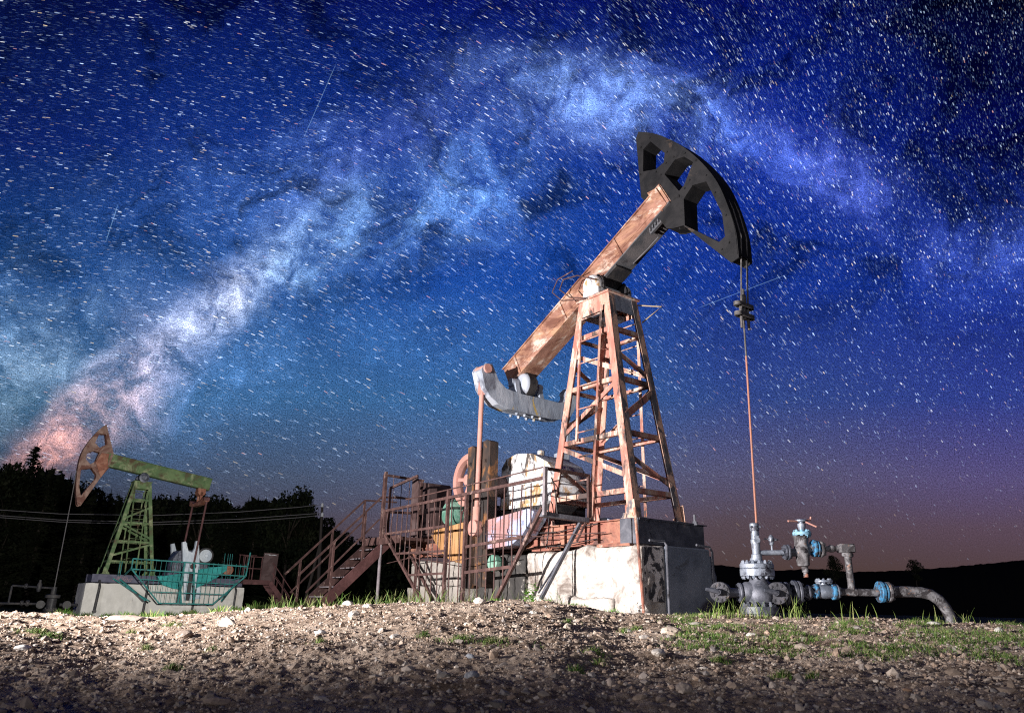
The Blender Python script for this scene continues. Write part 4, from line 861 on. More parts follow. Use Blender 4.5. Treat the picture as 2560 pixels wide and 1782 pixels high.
for k in range(6): mb.box(-6.35 - k * .21, -6.15 - k * .21, .3, 1.05, .62 - k * .23, .65 - k * .23)
mb.build('tread', 'lbrown', ls)
mb = MB()
for y_, a0 in ((.3, -7.1), (1.05, -6.4)):
    mb.bar((-6.1, y_, 1.75), (-7.4, y_, .25), .035, .035); mb.bar((-6.1, y_, 1.3), (-7.4, y_, -.2), .03, .03)
    for k in range(3): mb.bar((-6.2 - .5 * k, y_, 1.65 - .57 * k), (-6.2 - .5 * k, y_, .5 - .55 * k), .035, .035, (0, 1, 0))
mb.build('handrail', 'lbrown', ls)

# ================================================================ the wellhead beside the near pump jack
WX, WY = 3.42, 10.77
wh = thing('wellhead', 'grey wellhead with big bolted flanges and bright blue valve rings', 'wellhead', (WX, WY, -.08), 0, 'wellheads')
mb = MB()
def flange(mb, c, ax, r, t_, nb=10, br=.02, bl=.03, both=True, n=28):
    c = Vector(c); ax = Vector(ax).normalized(); e = ax.orthogonal().normalized(); b = ax.cross(e)
    mb.lathe(c - ax * t_ / 2, ax, [(0, r * .96), (.006, r), (t_ - .006, r), (t_, r * .96)], n)
    for k in range(nb):
        d = (e * math.cos(2 * math.pi * (k + .5) / nb) + b * math.sin(2 * math.pi * (k + .5) / nb)) * (r - br * 1.9)
        mb.lathe(c + d + ax * t_ / 2, ax, [(0, br * 1.25), (bl * .6, br * 1.25), (bl * .6, br * .75), (bl, br * .75)], 6)
        if both: mb.lathe(c + d - ax * t_ / 2, -ax, [(0, br * 1.25), (bl * .6, br * 1.25), (bl * .6, br * .75), (bl, br * .75)], 6)
zo = .08
def Z(z): return z + zo
XX = (1, 0, 0); ZZ = (0, 0, 1)
# stuffing box stack
mb.lathe((0, 0, Z(.68)), ZZ, [(0, .075), (.06, .07), (.07, .055), (.20, .058), (.22, .066), (.26, .066), (.27, .055), (.38, .055), (.385, .064), (.47, .064), (.485, .05)], 20)
for sg in (-1, 1): mb.cyl((sg * .055, -.035, Z(1.11)), (sg * .055, -.06, Z(1.11)), .016, 8)
mb.cyl((.0, -.05, Z(.93)), (0, -.085, Z(.93)), .04, 16); mb.box(-.03, .03, -.07, -.04, Z(.965), Z(.99)); mb.build('stuffing_box', 'well', wh, smooth=True)
mb = MB(); flange(mb, (-.01, 0, Z(.585)), ZZ, .225, .06, 14, .02, .045); flange(mb, (-.01, 0, Z(.50)), ZZ, .228, .10, 14, .02, .035)
mb.lathe((-.01, 0, Z(.61)), ZZ, [(0, .13), (.03, .12), (.05, .085), (.08, .08)], 24); mb.build('tubing_head', 'well', wh, smooth=True)
mb = MB(); mb.lathe((0, 0, Z(-.02)), ZZ, [(0, .15), (.1, .155), (.16, .20), (.26, .20), (.34, .17), (.42, .12), (.46, .12)], 24); mb.lathe((-.25, 0, Z(.24)), XX, [(0, .10), (.06, .14), (.4, .14), (.46, .1)], 20); mb.build('casing_head', 'welldark', wh, smooth=True)
mb = MB(); flange(mb, (-.02, 0, Z(.01)), ZZ, .25, .10, 12, .026, .06); mb.lathe((-.02, 0, Z(-.25)), ZZ, [(0, .23), (.22, .23)], 24); mb.build('base_flange', 'welldark', wh, smooth=True)
# round bolted covers with hand stubs, turned to the camera
for cx, cy_, r_, lb in ((.19, -.16, .145, 0), (-.56, -.08, .135, 1)):
    mb = MB(); ax = Vector((-.38, -.92, 0)); flange(mb, (cx, cy_, Z(.235)), ax, r_, .05, 10, .020, .02, False); mb.lathe(Vector((cx, cy_, Z(.235))) - ax * .22, ax, [(0, r_ * .95), (.05, r_ * 1.02), (.11, r_ * 1.02), (.13, r_ * .85), (.2, r_ * .85)], 28)
    mb.build('bolted_flange', 'iron', wh, smooth=True)
    mb = MB(); p_ = Vector((cx, cy_, Z(.235))) + ax * .02; mb.lathe(p_, ax, [(0, .05), (.06, .045), (.1, .03), (.13, .03)], 12); mb.tube([p_ + ax * .12, p_ + ax * .14 + Vector((-.07, 0, .02)), p_ + ax * .15 + Vector((-.16, 0, .03))], [.03, .035, .022], 8); mb.build('valve_stem', 'welldark', wh, smooth=True)
mb = MB(); mb.cyl((-.5, 0, Z(.235)), (.42, 0, Z(.235)), .06, 14)
for x_, r_ in ((-.27, .13), (.29, .15), (.36, .15)): flange(mb, (x_, 0, Z(.235)), XX, r_, .035, 8, .016, .02)
mb.build('side_outlet', 'welldark', wh, smooth=True)
# upper bypass: small pipe, gauge valve, upright wing valve, elbow and riser down
mb = MB(); mb.tube([(.03, 0, Z(.765)), (.37, 0, Z(.775))], .035, 12); mb.build('bypass_pipe', 'well', wh, smooth=True)
mb = MB(); mb.cyl((.22, 0, Z(.78)), (.22, 0, Z(.88)), .013, 8); mb.lathe((.22, 0, Z(.87)), ZZ, [(0, .02), (.03, .035), (.09, .038), (.12, .03), (.14, .01)], 14); mb.cyl((.12, 0, Z(.955)), (.32, 0, Z(.945)), .009, 6); mb.lathe((.25, -.02, Z(.945)), XX, [(0, .02), (.03, .02)], 8); mb.build('gauge_cock', 'well', wh, smooth=True)
mb = MB(); flange(mb, (.40, 0, Z(.78)), XX, .10, .03, 8, .015, .022); flange(mb, (.435, 0, Z(.78)), XX, .105, .03, 8, .015, .03); mb.cyl((.44, 0, Z(.78)), (.56, 0, Z(.78)), .055, 14); mb.build('flange_pair', 'welldark', wh, smooth=True)
mb = MB(); mb.lathe((.635, 0, Z(.60)), ZZ, [(0, .07), (.02, .085), (.13, .09), (.15, .105), (.22, .11), (.30, .09), (.38, .10), (.40, .12)], 22); mb.lathe((.65, 0, Z(.46)), ZZ, [(0, .028), (.055, .03), (.06, .042), (.13, .044), (.14, .03)], 14); mb.cyl((.60, -.1, Z(.80)), (.60, -.13, Z(.80)), .03, 12); mb.build('wing_valve', 'pipe', wh, smooth=True)
mb = MB(); mb.cyl((.655, 0, Z(.455)), (.655, 0, Z(.50)), .032, 10); mb.build('drain_tip', 'rod', wh)
mb = MB(); flange(mb, (.655, 0, Z(1.035)), ZZ, .125, .045, 8, .017, .03); mb.build('bonnet_ring', 'lblue', wh, smooth=True)
mb = MB(); mb.lathe((.66, 0, Z(1.05)), ZZ, [(0, .05), (.06, .045), (.08, .055), (.12, .055), (.13, .03), (.16, .03)], 14)
mb.lathe((.66, 0, Z(1.19)), ZZ, [(0, .07), (.012, .085), (.03, .085), (.04, .06)], 18); mb.build('valve_bonnet', 'well', wh, smooth=True)
mb = MB(); mb.tube([(.60, -.03, Z(1.20)), (.45, -.08, Z(1.195))], .014, 8); mb.tube([(.68, -.03, Z(1.21)), (.80, .02, Z(1.23)), (.81, .02, Z(1.27))], .013, 8); mb.tube([(.70, -.06, Z(1.19)), (.82, -.12, Z(1.12))], .012, 8); mb.build('hand_wheel', 'pink', wh, smooth=True)
mb = MB(); flange(mb, (.80, 0, Z(.84)), XX, .115, .045, 8, .02, .02); flange(mb, (.845, 0, Z(.835)), XX, .11, .02, 8, .018, .03); mb.build('blue_flange', 'blue', wh, smooth=True)
mb = MB(); mb.cyl((.7, 0, Z(.84)), (.8, 0, Z(.84)), .06, 12); flange(mb, (.895, 0, Z(.83)), XX, .11, .035, 8, .02, .04); mb.cyl((.9, 0, Z(.83)), (1.18, 0, Z(.845)), .035, 12); mb.lathe((1.0, 0, Z(.84)), XX, [(0, .04), (.02, .05), (.06, .05), (.08, .04)], 12); mb.build('wing_pipe', 'pipe', wh, smooth=True)
mb = MB(); mb.box(1.14, 1.345, -.08, .08, Z(.79), Z(.905)); mb.cyl((1.26, 0, Z(.79)), (1.255, 0, Z(.735)), .075, 16); mb.tube([(1.255, 0, Z(.76)), (1.26, 0, Z(.24))], .046, 16); mb.build('riser_elbow', 'pipe', wh, smooth=True, bevel=.012)
# lower flow line with check valve, running to the right and down into the ground
mb = MB(); flange(mb, (.47, 0, Z(.255)), XX, .155, .05, 8, .022, .02); flange(mb, (.53, 0, Z(.255)), XX, .15, .04, 8, .022, .04); mb.cyl((.55, 0, Z(.255)), (.72, 0, Z(.26)), .05, 14); flange(mb, (.66, 0, Z(.255)), XX, .10, .03, 8, .02, .03); mb.build('flange_pair', 'welldark', wh, smooth=True)
for x_, r_, w_ in ((.765, .098, .035), (1.005, .105, .05)):
    mb = MB(); flange(mb, (x_, 0, Z(.27)), XX, r_, w_, 6, .017, .03); mb.build('blue_flange', 'blue', wh, smooth=True)
mb = MB(); mb.lathe((.77, 0, Z(.27)), XX, [(0, .07), (.04, .085), (.12, .095), (.2, .085), (.24, .07)], 16); mb.lathe((.89, 0, Z(.36)), ZZ, [(0, .06), (.03, .06)], 12); flange(mb, (.89, 0, Z(.405)), ZZ, .115, .028, 8, .016, .022); flange(mb, (1.05, 0, Z(.27)), XX, .10, .025, 6, .02, .03); mb.build('check_valve', 'well', wh, smooth=True)
mb = MB(); mb.tube([(1.03, 0, Z(.27)), (1.65, 0, Z(.27))], .048, 16); mb.lathe((1.20, 0, Z(.27)), XX, [(0, .052), (.12, .052)], 16); mb.build('flow_line', 'pipe', wh, smooth=True)
mb = MB(); flange(mb, (1.645, 0, Z(.28)), XX, .14, .05, 8, .022, .015); flange(mb, (1.70, 0, Z(.28)), XX, .13, .03, 8, .02, .015); mb.build('blue_flange', 'blue', wh, smooth=True)
mb = MB(); flange(mb, (1.745, 0, Z(.28)), XX, .135, .04, 8, .022, .05); mb.build('rusty_flange', 'pipe', wh, smooth=True)
pp = [(1.72, 0, Z(.285)), (2.0, 0, Z(.29)), (2.20, 0, Z(.285)), (2.32, 0, Z(.262)), (2.43, 0, Z(.19)), (2.50, 0, Z(.09)), (2.545, 0, Z(-.02)), (2.57, 0, Z(-.2))]
mb = MB(); mb.tube(pp, .072, 18); mb.build('curved_pipe', 'pipe', wh, smooth=True)
# small wellhead of the far pump jack, at the left edge
lw = thing('wellhead', 'small dark wellhead with thin grey pipes left of the green pump jack', 'wellhead', tuple(LT + Vector((-math.cos(LY), -math.sin(LY), 0)) * 2.62) , LRZ, 'wellheads')
lw.location.z = -.75
mb = MB(); flange(mb, (0, 0, .25), ZZ, .26, .1, 8, .03, .05); mb.lathe((0, 0, 0), ZZ, [(0, .3), (.18, .3), (.2, .18), (.7, .18), (.72, .28), (.84, .28), (.86, .1), (1.15, .1)], 18); mb.build('casing_head', 'black', lw, smooth=True)
mb = MB()
mb.tube([(0, 0, 1.1), (1.5, 0, 1.16)], .04, 8); mb.tube([(1.5, 0, 1.16), (1.5, 0, .5)], .04, 8); mb.tube([(2.0, 0, .48), (.2, 0, .48)], .045, 8); mb.build('flow_line', 'black', lw, smooth=True)
mb = MB(); mb.lathe((.55, 0, .95), ZZ, [(0, .06), (.1, .09), (.3, .09), (.36, .05), (.46, .05)], 12); flange(mb, (1.02, 0, 1.15), XX, .1, .06, 6, .02, .03); mb.build('wing_valve', 'black', lw, smooth=True)
mb = MB(); flange(mb, (.85, 0, .5), XX, .12, .08, 6, .02, .03); flange(mb, (1.05, 0, .5), XX, .1, .06, 6, .02, .03); mb.build('blue_flange', 'black', lw, smooth=True)
mb = MB(); flange(mb, (.4, .1, .46), (0, 1, 0), .16, .06, 8, .02, .03); mb.build('bolted_flange', 'black', lw, smooth=True)
mb = MB(); flange(mb, (-.55, .1, .46), (0, 1, 0), .16, .06, 8, .02, .03); mb.tube([(-.3, 0, .46), (-1.0, 0, .46)], .06, 8); mb.build('bolted_flange', 'black', lw, smooth=True)

# ================================================================ power line
pt, pb = at(806, 1262, 45), at(799, 1460, 45)
pl_ = thing('utility_pole', 'thin dark utility pole with two white insulators behind the stairs', 'pole', (pb.x, 45, -.9))
o0 = pl_.location.copy()
mb = MB(); mb.tube([pb - Vector((0, 0, 1.5)) - o0, pt - o0 - Vector((0, 0, .1))], [.11, .07], 10); mb.tube([pb + Vector((-.9, .2, -1.6)) - o0, lerp(pb, pt, .55) - o0], [.09, .07], 8); mb.build('pole', 'wood', pl_, smooth=True)
for y_ in (1262, 1286):
    p_ = at(806, y_, 44.9) - o0; mb = MB(); mb.lathe(p_ - Vector((0, 0, .13)), ZZ, [(0, .05), (.02, .09), (.08, .1), (.1, .07), (.16, .09), (.2, .08), (.26, .03)], 12); mb.build('insulator', 'ceramic', pl_, smooth=True)
for lab, pts in (('upper thin power line', [(-60, 1272), (0, 1274), (150, 1284), (382, 1288), (600, 1279), (750, 1267), (806, 1260)]), ('middle thin power line', [(-60, 1286), (0, 1288), (150, 1299), (382, 1305), (600, 1297), (750, 1286), (805, 1282)]), ('lowest thin power line', [(-60, 1290), (0, 1293), (150, 1304), (382, 1311), (600, 1304), (750, 1293), (805, 1287)])):
    P3 = []
    for k in range(len(pts) - 1):
        for j in range(5): x_ = lerp(pts[k][0], pts[k + 1][0], j / 5); y_ = lerp(pts[k][1], pts[k + 1][1], j / 5); P3.append(at(x_, y_, lerp(40, 45, (x_ + 60) / 866)))
    P3.append(at(pts[-1][0], pts[-1][1], 44.9))
    o_ = MB().tube(P3, .016, 5).build('power_cable', 'wire'); tag(o_, lab + ' crossing in front of the dark forest to the pole', 'cable', 'overhead cables')

# ================================================================ trees
def leaf_cloud(cs, rs, n, size, rngl, flat=.5):
    cs = np.asarray(cs); rs = np.asarray(rs); k = rngl.choice(len(cs), n, p=rs ** 2 / (rs ** 2).sum())
    d = rngl.normal(0, 1, (n, 3)); d /= np.linalg.norm(d, axis=1)[:, None]; p = cs[k] + d * (rs[k] * rngl.uniform(.35, 1.05, n) ** .6)[:, None] * [1, 1, .8]
    a = rngl.normal(0, 1, (n, 3)); a /= np.linalg.norm(a, axis=1)[:, None]; b = np.cross(a, rngl.normal(0, 1, (n, 3))); b /= np.linalg.norm(b, axis=1)[:, None]
    s_ = size * rngl.uniform(.6, 1.5, n)[:, None]
    return np.stack([p - a * s_, p + b * s_ * flat, p + a * s_, p - b * s_ * flat], 1).reshape(-1, 3)
def conifer(seed, H):
    r_ = np.random.default_rng(seed); V = []; n = int(34 + H * 2)
    for i in range(n):
        f = (i / n) ** .85; z = H * (.06 + .92 * f); L = H * .24 * (1 - f) ** .8 * r_.uniform(.7, 1.15) + .12
        for j in range(int(r_.integers(5, 9))):
            a = r_.uniform(0, 2 * np.pi); k = max(3, int(L / .22)); tt = np.linspace(.1, 1, k)
            c = np.stack([np.cos(a) * L * tt, np.sin(a) * L * tt, z - L * .32 * tt + .1 * L * tt ** 2], 1) + r_.normal(0, .05, (k, 3))
            wl = np.repeat((.36 * (1 - .5 * tt) * (1 - .4 * f))[:, None], 3, 1); sd_ = np.array([-np.sin(a), np.cos(a), 0]); fd_ = np.array([np.cos(a), np.sin(a), -.3]); dn = np.array([0, 0, -.8])
            V.append(np.stack([c - sd_ * wl, c + dn * wl * .8, c + sd_ * wl, c + fd_ * wl], 1).reshape(-1, 3))
    V.append(np.array([[-.08, 0, H * .93], [0, .08, H * .9], [.08, 0, H * .93], [0, 0, H * 1.03]]))
    return np.concatenate(V)
def broad(seed, H):
    r_ = np.random.default_rng(seed); n = 26; cs = []; rs = []
    for i in range(n):
        z = r_.uniform(.3, .93); a = r_.uniform(0, 6.28); q = r_.uniform(.1, 1) * H * .26 * math.sin(math.pi * min(1, (z - .12) / .9)) ** .6; cs.append((math.cos(a) * q, math.sin(a) * q, z * H)); rs.append(H * r_.uniform(.07, .13))
    return leaf_cloud(cs, rs, 3600, .17, r_)
protos = []
for i in range(8):
    con = i in (0, 1, 2, 5); H = 10.0; Vv = conifer(i + 20, H) if con else broad(i + 20, H)
    cr_ = mesh_obj('crown', Vv, np.arange(len(Vv)).reshape(-1, 4), 'leaf' if i % 3 else 'leaf2'); mb = MB()
    mb.tube([(0, 0, -1.0), (.05, 0, H * .3), (.0, .05, H * .62), (.02, 0, H * .9)], [.2, .15, .09, .02], 8)
    if not con:
        for k in range(6):
            a = k * 1.1; mb.tube([(0, 0, H * (.28 + .06 * k)), (math.cos(a) * 1.0, math.sin(a) * 1.0, H * (.42 + .06 * k)), (math.cos(a) * 1.8, math.sin(a) * 1.8, H * (.5 + .06 * k))], [.09, .06, .02], 6)
    tk = mb.build('trunk', 'bark', smooth=True); protos.append((cr_.data, tk.data, con)); bpy.data.objects.remove(cr_); bpy.data.objects.remove(tk)
def tree(pxx, top_y, dist, kind, label, group='trees of the dark forest', wide=1.0, gz=None, name=None):
    p = at(pxx, top_y, dist); g = float(hgt(p.x, dist)) if gz is None else gz; h = p.z - g; s_ = h / 10.0
    c_, t_2, con = protos[kind]
    o = thing(name or ('fir_tree' if con else 'broadleaf_tree'), label, 'tree', (p.x, dist, g), random.uniform(0, 6.28), group); o.scale = (s_ * wide, s_ * wide, s_)
    for n_, m_ in (('crown', c_), ('trunk', t_2)):
        q_ = bpy.data.objects.new(n_, m_); COL.objects.link(q_); q_.parent = o
    return o
sx_ = [-140, -60, 10, 50, 75, 95, 115, 140, 180, 220, 260, 300, 340, 380, 415, 438, 480, 531, 561, 590, 614, 667, 700, 735, 775, 800, 815, 850, 880, 930]
sy_ = [1140, 1150, 1145, 1170, 1135, 1108, 1135, 1168, 1186, 1208, 1218, 1226, 1230, 1235, 1229, 1214, 1240, 1229, 1259, 1252, 1246, 1236, 1228, 1250, 1262, 1285, 1300, 1322, 1335, 1345]
labF = 'dark fir in the row of forest trees behind the green pump jack'
labB = 'dark broadleaf tree in the row of forest trees behind the green pump jack'
x_ = -130; i_ = 0
while x_ < 800:
    y_ = float(np.interp(x_, sx_, sy_)) + random.uniform(-2, 12)
    if not (70 < x_ < 118) and not (706 < x_ < 780):
        kd = random.choice([0, 1, 2, 5, 3, 4]) if x_ < 560 else random.choice([0, 2, 3, 4, 6, 7, 1])
        tree(x_, y_, random.uniform(58, 74), kd, labF if protos[kd][2] else labB, wide=random.uniform(.85, 1.1) * (1.0 if protos[kd][2] else .9))
    x_ += random.uniform(17, 27)
tree(95, 1104, 62, 1, 'tallest dark fir with a pointed tip, left of the faded horsehead', wide=.9)
tree(735, 1212, 60, 4, 'broad dark round-topped tree rising left of the utility pole', wide=.85); tree(765, 1222, 62, 6, 'dark tree leaning on the right side of the round-topped one', wide=.6)
for (a, b_, d_, kd) in ((806, 1290, 66, 3), (830, 1312, 80, 1), (850, 1325, 90, 7), (880, 1336, 100, 2), (906, 1345, 110, 3), (935, 1340, 100, 4), (985, 1352, 110, 6), (1020, 1365, 120, 2)):
    tree(a, b_, d_, kd, 'low dark tree in the line behind the steep brown stairs', 'trees behind the access stairs')
tree(2080, 1384, 150, 6, 'faint dark round tree on the hillside behind the riser pipe', 'lone trees on the far hill', gz=4.0, wide=1.0); tree(2283, 1397, 200, 3, 'small bare-looking tree on the hilltop above the curved pipe', 'lone trees on the far hill', gz=6.5, wide=1.0)
# the mass of wood behind and under the front row
r_ = np.random.default_rng(5); cs = []; rs = []
for xx in np.arange(-250, 1010, 11.0):
    for yy in np.arange(1215, 1500, 34):
        if yy > np.interp(xx, sx_, sy_) + 38:
            p = at(xx + r_.uniform(-5, 5), yy, 78 + r_.uniform(-3, 6)); cs.append(tuple(p)); rs.append(r_.uniform(1.1, 1.9))
Vv = leaf_cloud(cs, rs, 52000, .42, r_); tag(mesh_obj('forest', Vv, np.arange(len(Vv)).reshape(-1, 4), 'leaf'), 'black mass of the wood behind the front row of trees', kind='stuff')

# ================================================================ stones, gravel, grass, weeds
ico = bmesh.new(); bmesh.ops.create_icosphere(ico, subdivisions=1, radius=1); I1v = np.array([v.co[:] for v in ico.verts]); I1f = np.array([[v.index for v in f.verts] for f in ico.faces]); ico.free()
ico = bmesh.new(); bmesh.ops.create_icosphere(ico, subdivisions=2, radius=1); I2v = np.array([v.co[:] for v in ico.verts]); I2f = np.array([[v.index for v in f.verts] for f in ico.faces]); ico.free()
ico = bmesh.new(); bmesh.ops.create_icosphere(ico, subdivisions=3, radius=1); I3v = np.array([v.co[:] for v in ico.verts]); I3f = np.array([[v.index for v in f.verts] for f in ico.faces]); ico.free()
pal = np.array([[.40, .33, .28], [.30, .24, .20], [.48, .43, .38], [.22, .22, .23], [.62, .58, .53], [.34, .25, .19], [.26, .28, .31], [.42, .30, .23]]) * .55 + np.array([.38, .29, .225]) * .45
def stones(n, pos, size, Vb, Fb, r_, jit=.28, flat=(.45, .8), tiltf=.45):
    m = len(Vb); rot = r_.normal(0, 1, (n, 3, 3)); Q, _ = np.linalg.qr(rot)
    sc_ = np.stack([r_.uniform(.75, 1.3, n), r_.uniform(.6, 1, n), r_.uniform(*flat, n)], 1) * size[:, None]
    base = Vb[None] * (1 + r_.uniform(-jit, jit, (n, m, 1)))
    v = base * sc_[:, None, :]; tilt = np.einsum('nij,nkj->nki', Q, v); a = r_.uniform(0, 2 * np.pi, n); ca, sa = np.cos(a), np.sin(a)
    flatv = np.stack([v[..., 0] * ca[:, None] - v[..., 1] * sa[:, None], v[..., 0] * sa[:, None] + v[..., 1] * ca[:, None], v[..., 2]], -1)
    mixf = r_.uniform(0, 1, n)[:, None, None] < tiltf
    v = np.where(mixf, tilt, flatv) + pos[:, None, :]
    f = Fb[None] + (np.arange(n) * m)[:, None, None]
    return v.reshape(-1, 3), f.reshape(-1, 3)
def spread(n, r0, r1, t0, t1, r_):
    rr = np.sqrt(r_.uniform(r0 ** 2, r1 ** 2, n)); a = np.arctan(r_.uniform(t0, t1, n)); return rr * np.sin(a), rr * np.cos(a)
def scol(n, r_):
    c = pal[r_.choice(len(pal), n, p=[.24, .2, .13, .1, .07, .12, .08, .06])]; return np.clip(c * r_.uniform(.7, 1.25, (n, 1)), .03, .85)
r_ = np.random.default_rng(11); Vs = []; Fs = []; Cs = []; off = 0
for n, r0, r1, lo_, hi_, Vb, Fb in ((30000, 2.2, 5.6, .003, .011, I1v, I1f), (5000, 2.2, 6.5, .010, .020, I1v, I1f), (22000, 5.0, 9.8, .005, .015, I1v, I1f), (2200, 2.5, 9.6, .018, .036, I1v, I1f)):
    x, y = spread(n, r0, r1, -.9, .9, r_); s_ = lo_ + (hi_ - lo_) * r_.uniform(0, 1, n) ** 1.8; z = ground_z(x, y) + s_ * r_.uniform(-.4, .25, n)
    v, f = stones(n, np.stack([x, y, z], 1), s_, Vb, Fb, r_); Vs.append(v); Fs.append(f + off); off += len(v); Cs.append(np.repeat(scol(n, r_), len(Vb), axis=0))
tag(mesh_obj('gravel', np.concatenate(Vs), np.concatenate(Fs), 'stone', col=np.concatenate(Cs)), 'loose gravel and pebbles strewn over the bare ground', kind='stuff')
def gpt(px_, py_):                      # ground point seen at a photo pixel
    r = ray(px_, py_); 
    for d in np.linspace(2.0, 13, 900):
        p = r * (d / r.y)
        if p.z <= hgt(p.x, p.y): return p
    return r * (9.0 / r.y)
big = [  # photo x, y, radius m, colour, label
 (1680, 1585, .105, (.50, .42, .35), 'flat tan rock right of centre with a squared edge, below the dark slab'), (1440, 1772, .0, None, ''), (1712, 1740, .042, (.36, .30, .26), 'large brown rock at the bottom edge, right of centre'),
 (1648, 1648, .056, (.56, .52, .48), 'long pale rock lying in the middle of the right half'), (1525, 1715, .03, (.40, .33, .29), 'tall brown stone standing on end near the bottom right of centre'), (1933, 1722, .028, (.42, .36, .32), 'upright grey-brown stone near the bottom, under the wellhead'),
 (545, 1758, .045, (.30, .23, .19), 'low dark half-buried rock at the bottom left'), (800, 1582, .055, (.75, .73, .70), 'bright white flat stone left of centre'), (318, 1552, .20, (.52, .42, .37), 'wide pinkish flat rock on the crest before the green pump jack'),
 (150, 1592, .05, (.34, .29, .25), 'pale flat rock at the left below the crest'), (568, 1562, .07, (.62, .56, .50), 'sharp pale rock on the crest right of the green pump jack block'), (870, 1512, .09, (.66, .62, .56), 'rounded pale boulder on the crest left of the stairs'),
 (918, 1520, .07, (.62, .57, .52), 'smaller rounded boulder right beside the pale boulder on the crest'), (620, 1530, .05, (.72, .70, .66), 'white half-round stone at the right foot of the cream block'), (1200, 1506, .10, (.60, .55, .50), 'long low pale rock on the crest before the cranks'),
 (1175, 1645, .028, (.30, .32, .36), 'grey-blue stone in the middle foreground'), (1180, 1705, .034, (.32, .33, .36), 'round grey stone near the bottom centre'), (885, 1541, .05, (.66, .60, .54), 'broad pale stone in the lit strip left of centre'),
 (990, 1588, .036, (.62, .58, .54), 'round pale cobble in the centre of the lit strip'), (460, 1590, .09, (.32, .26, .22), 'low brown slab stone below the crest on the left'), (55, 1627, .04, (.74, .72, .7), 'tiny white stone at the far left edge'),
 (1800, 1650, .035, (.40, .34, .29), 'brown stone right of the long pale rock'), (1335, 1530, .045, (.62, .57, .5), 'pale lump of soil stone before the white concrete block'), (2335, 1563, .055, (.68, .66, .62), 'white flat stone lying in the grass near the curved pipe'),
 (1612, 1596, .05, (.55, .5, .46), 'small pale rock left of the flat tan rock'), (1570, 1578, .045, (.6, .56, .52), 'white chip among the stones before the dark slab'), (2130, 1700, .022, (.34, .3, .27), 'brown stone in the lower right'), (2270, 1732, .02, (.42, .27, .18), 'small orange-brown stone at the lower right'),
 (1740, 1560, .06, (.5, .46, .42), 'low flat stone on the crest by the dark slab'), (1880, 1585, .05, (.55, .52, .48), 'flat pale stone half covered by grass'), (2498, 1580, .05, (.66, .63, .6), 'pale stone at the far right edge'), (1760, 1668, .028, (.6, .55, .5), 'light angular stone right of the long pale rock')]
r_ = np.random.default_rng(3)
for k, (bx, by, rad_, cl_, lab) in enumerate(big):
    if not lab: continue
    p = gpt(bx, by); fl = (.22, .3) if 'wide' in lab else (.34, .45) if 'flat' in lab or 'low' in lab or 'long' in lab else (.6, .75)
    jj = np.array([1 + .38 * noise.noise(Vector(q_) * 1.1 + Vector((k * 3.7, 1, 2))) + .12 * noise.noise(Vector(q_) * 3.1 + Vector((k, 5, 2))) for q_ in I3v])[:, None]
    jj = np.minimum(jj, 1.02)
    pl_n = r_.normal(0, 1, (5, 3)); pl_n /= np.linalg.norm(pl_n, axis=1)[:, None]
    for nn_ in pl_n: jj = np.minimum(jj, .80 / np.maximum((I3v @ nn_)[:, None], .5))
    v, f = stones(1, np.zeros((1, 3)), np.array([rad_]), I3v * jj, I3f, r_, jit=.012, flat=fl, tiltf=0)
    v = v - v[:, :].mean(0); 
    if 'stand' in lab or 'upright' in lab: v[:, 2] *= 1.5; v[:, 0] *= .7
    o = mesh_obj('rock', v, f, 'stone', col=np.tile(cl_, (len(v), 1)), smoothf=False); o.location = (p.x, p.y, float(ground_z(p.x, p.y)) + rad_ * .12); tag(o, lab, 'rock', 'rocks on the bare ground')

def blades(px0, n, h0, h1, r_, place, lean=.5, wd=.004, cols_=((.07, .16, .025), (.11, .21, .04), (.18, .25, .07), (.26, .25, .12), (.05, .11, .02))):
    x, y, hs_ = place(n); z = ground_z(x, y) - .01; h = r_.uniform(h0, h1, len(x)) * hs_; a = r_.uniform(0, 2 * np.pi, len(x)); ln_ = h * r_.uniform(.1, lean, len(x)); wv = wd * r_.uniform(.7, 1.4, len(x)) * (h / .12) ** .3
    fa = r_.uniform(0, np.pi, len(x)); sxv, syv = np.cos(fa) * wv, np.sin(fa) * wv; P = []
    for f_, ww in ((0, 1), (.4, .85), (.75, .55)):
        cx, cy, cz = x + np.cos(a) * ln_ * f_ ** 1.8, y + np.sin(a) * ln_ * f_ ** 1.8, z + h * f_; P.append(np.stack([cx - sxv * ww, cy - syv * ww, cz], 1)); P.append(np.stack([cx + sxv * ww, cy + syv * ww, cz], 1))
    P.append(np.stack([x + np.cos(a) * ln_, y + np.sin(a) * ln_, z + h * .97], 1)); P.append(P[-1] + [0, 0, .0008])
    V = np.stack(P, 1); m = len(x); b_ = (np.arange(m) * 8)[:, None]
    Fq = np.concatenate([b_ + [0, 1, 3, 2], b_ + [2, 3, 5, 4], b_ + [4, 5, 7, 6]])
    c = np.array(cols_)[r_.choice(len(cols_), m)] * r_.uniform(.7, 1.2, (m, 1))
    return V.reshape(-1, 3), Fq, np.repeat(c, 8, axis=0)
def clump_place(cl, r_):
    cl = np.array(cl, float)
    def f(n):
        k = r_.choice(len(cl), n, p=cl[:, 3] / cl[:, 3].sum()); rr = np.abs(r_.normal(0, 1, n)) * .62; a = r_.uniform(0, 6.283, n)
        return cl[k, 0] + np.cos(a) * rr * cl[k, 2], cl[k, 1] + np.sin(a) * rr * cl[k, 2] * .8, np.exp(-rr * .5)
    return f
r_ = np.random.default_rng(21)
def clumps_px(lst):
    out = []
    for (a, b_, rad_, wt) in lst: p = gpt(a, b_); out.append((p.x, p.y, rad_, wt))
    return out
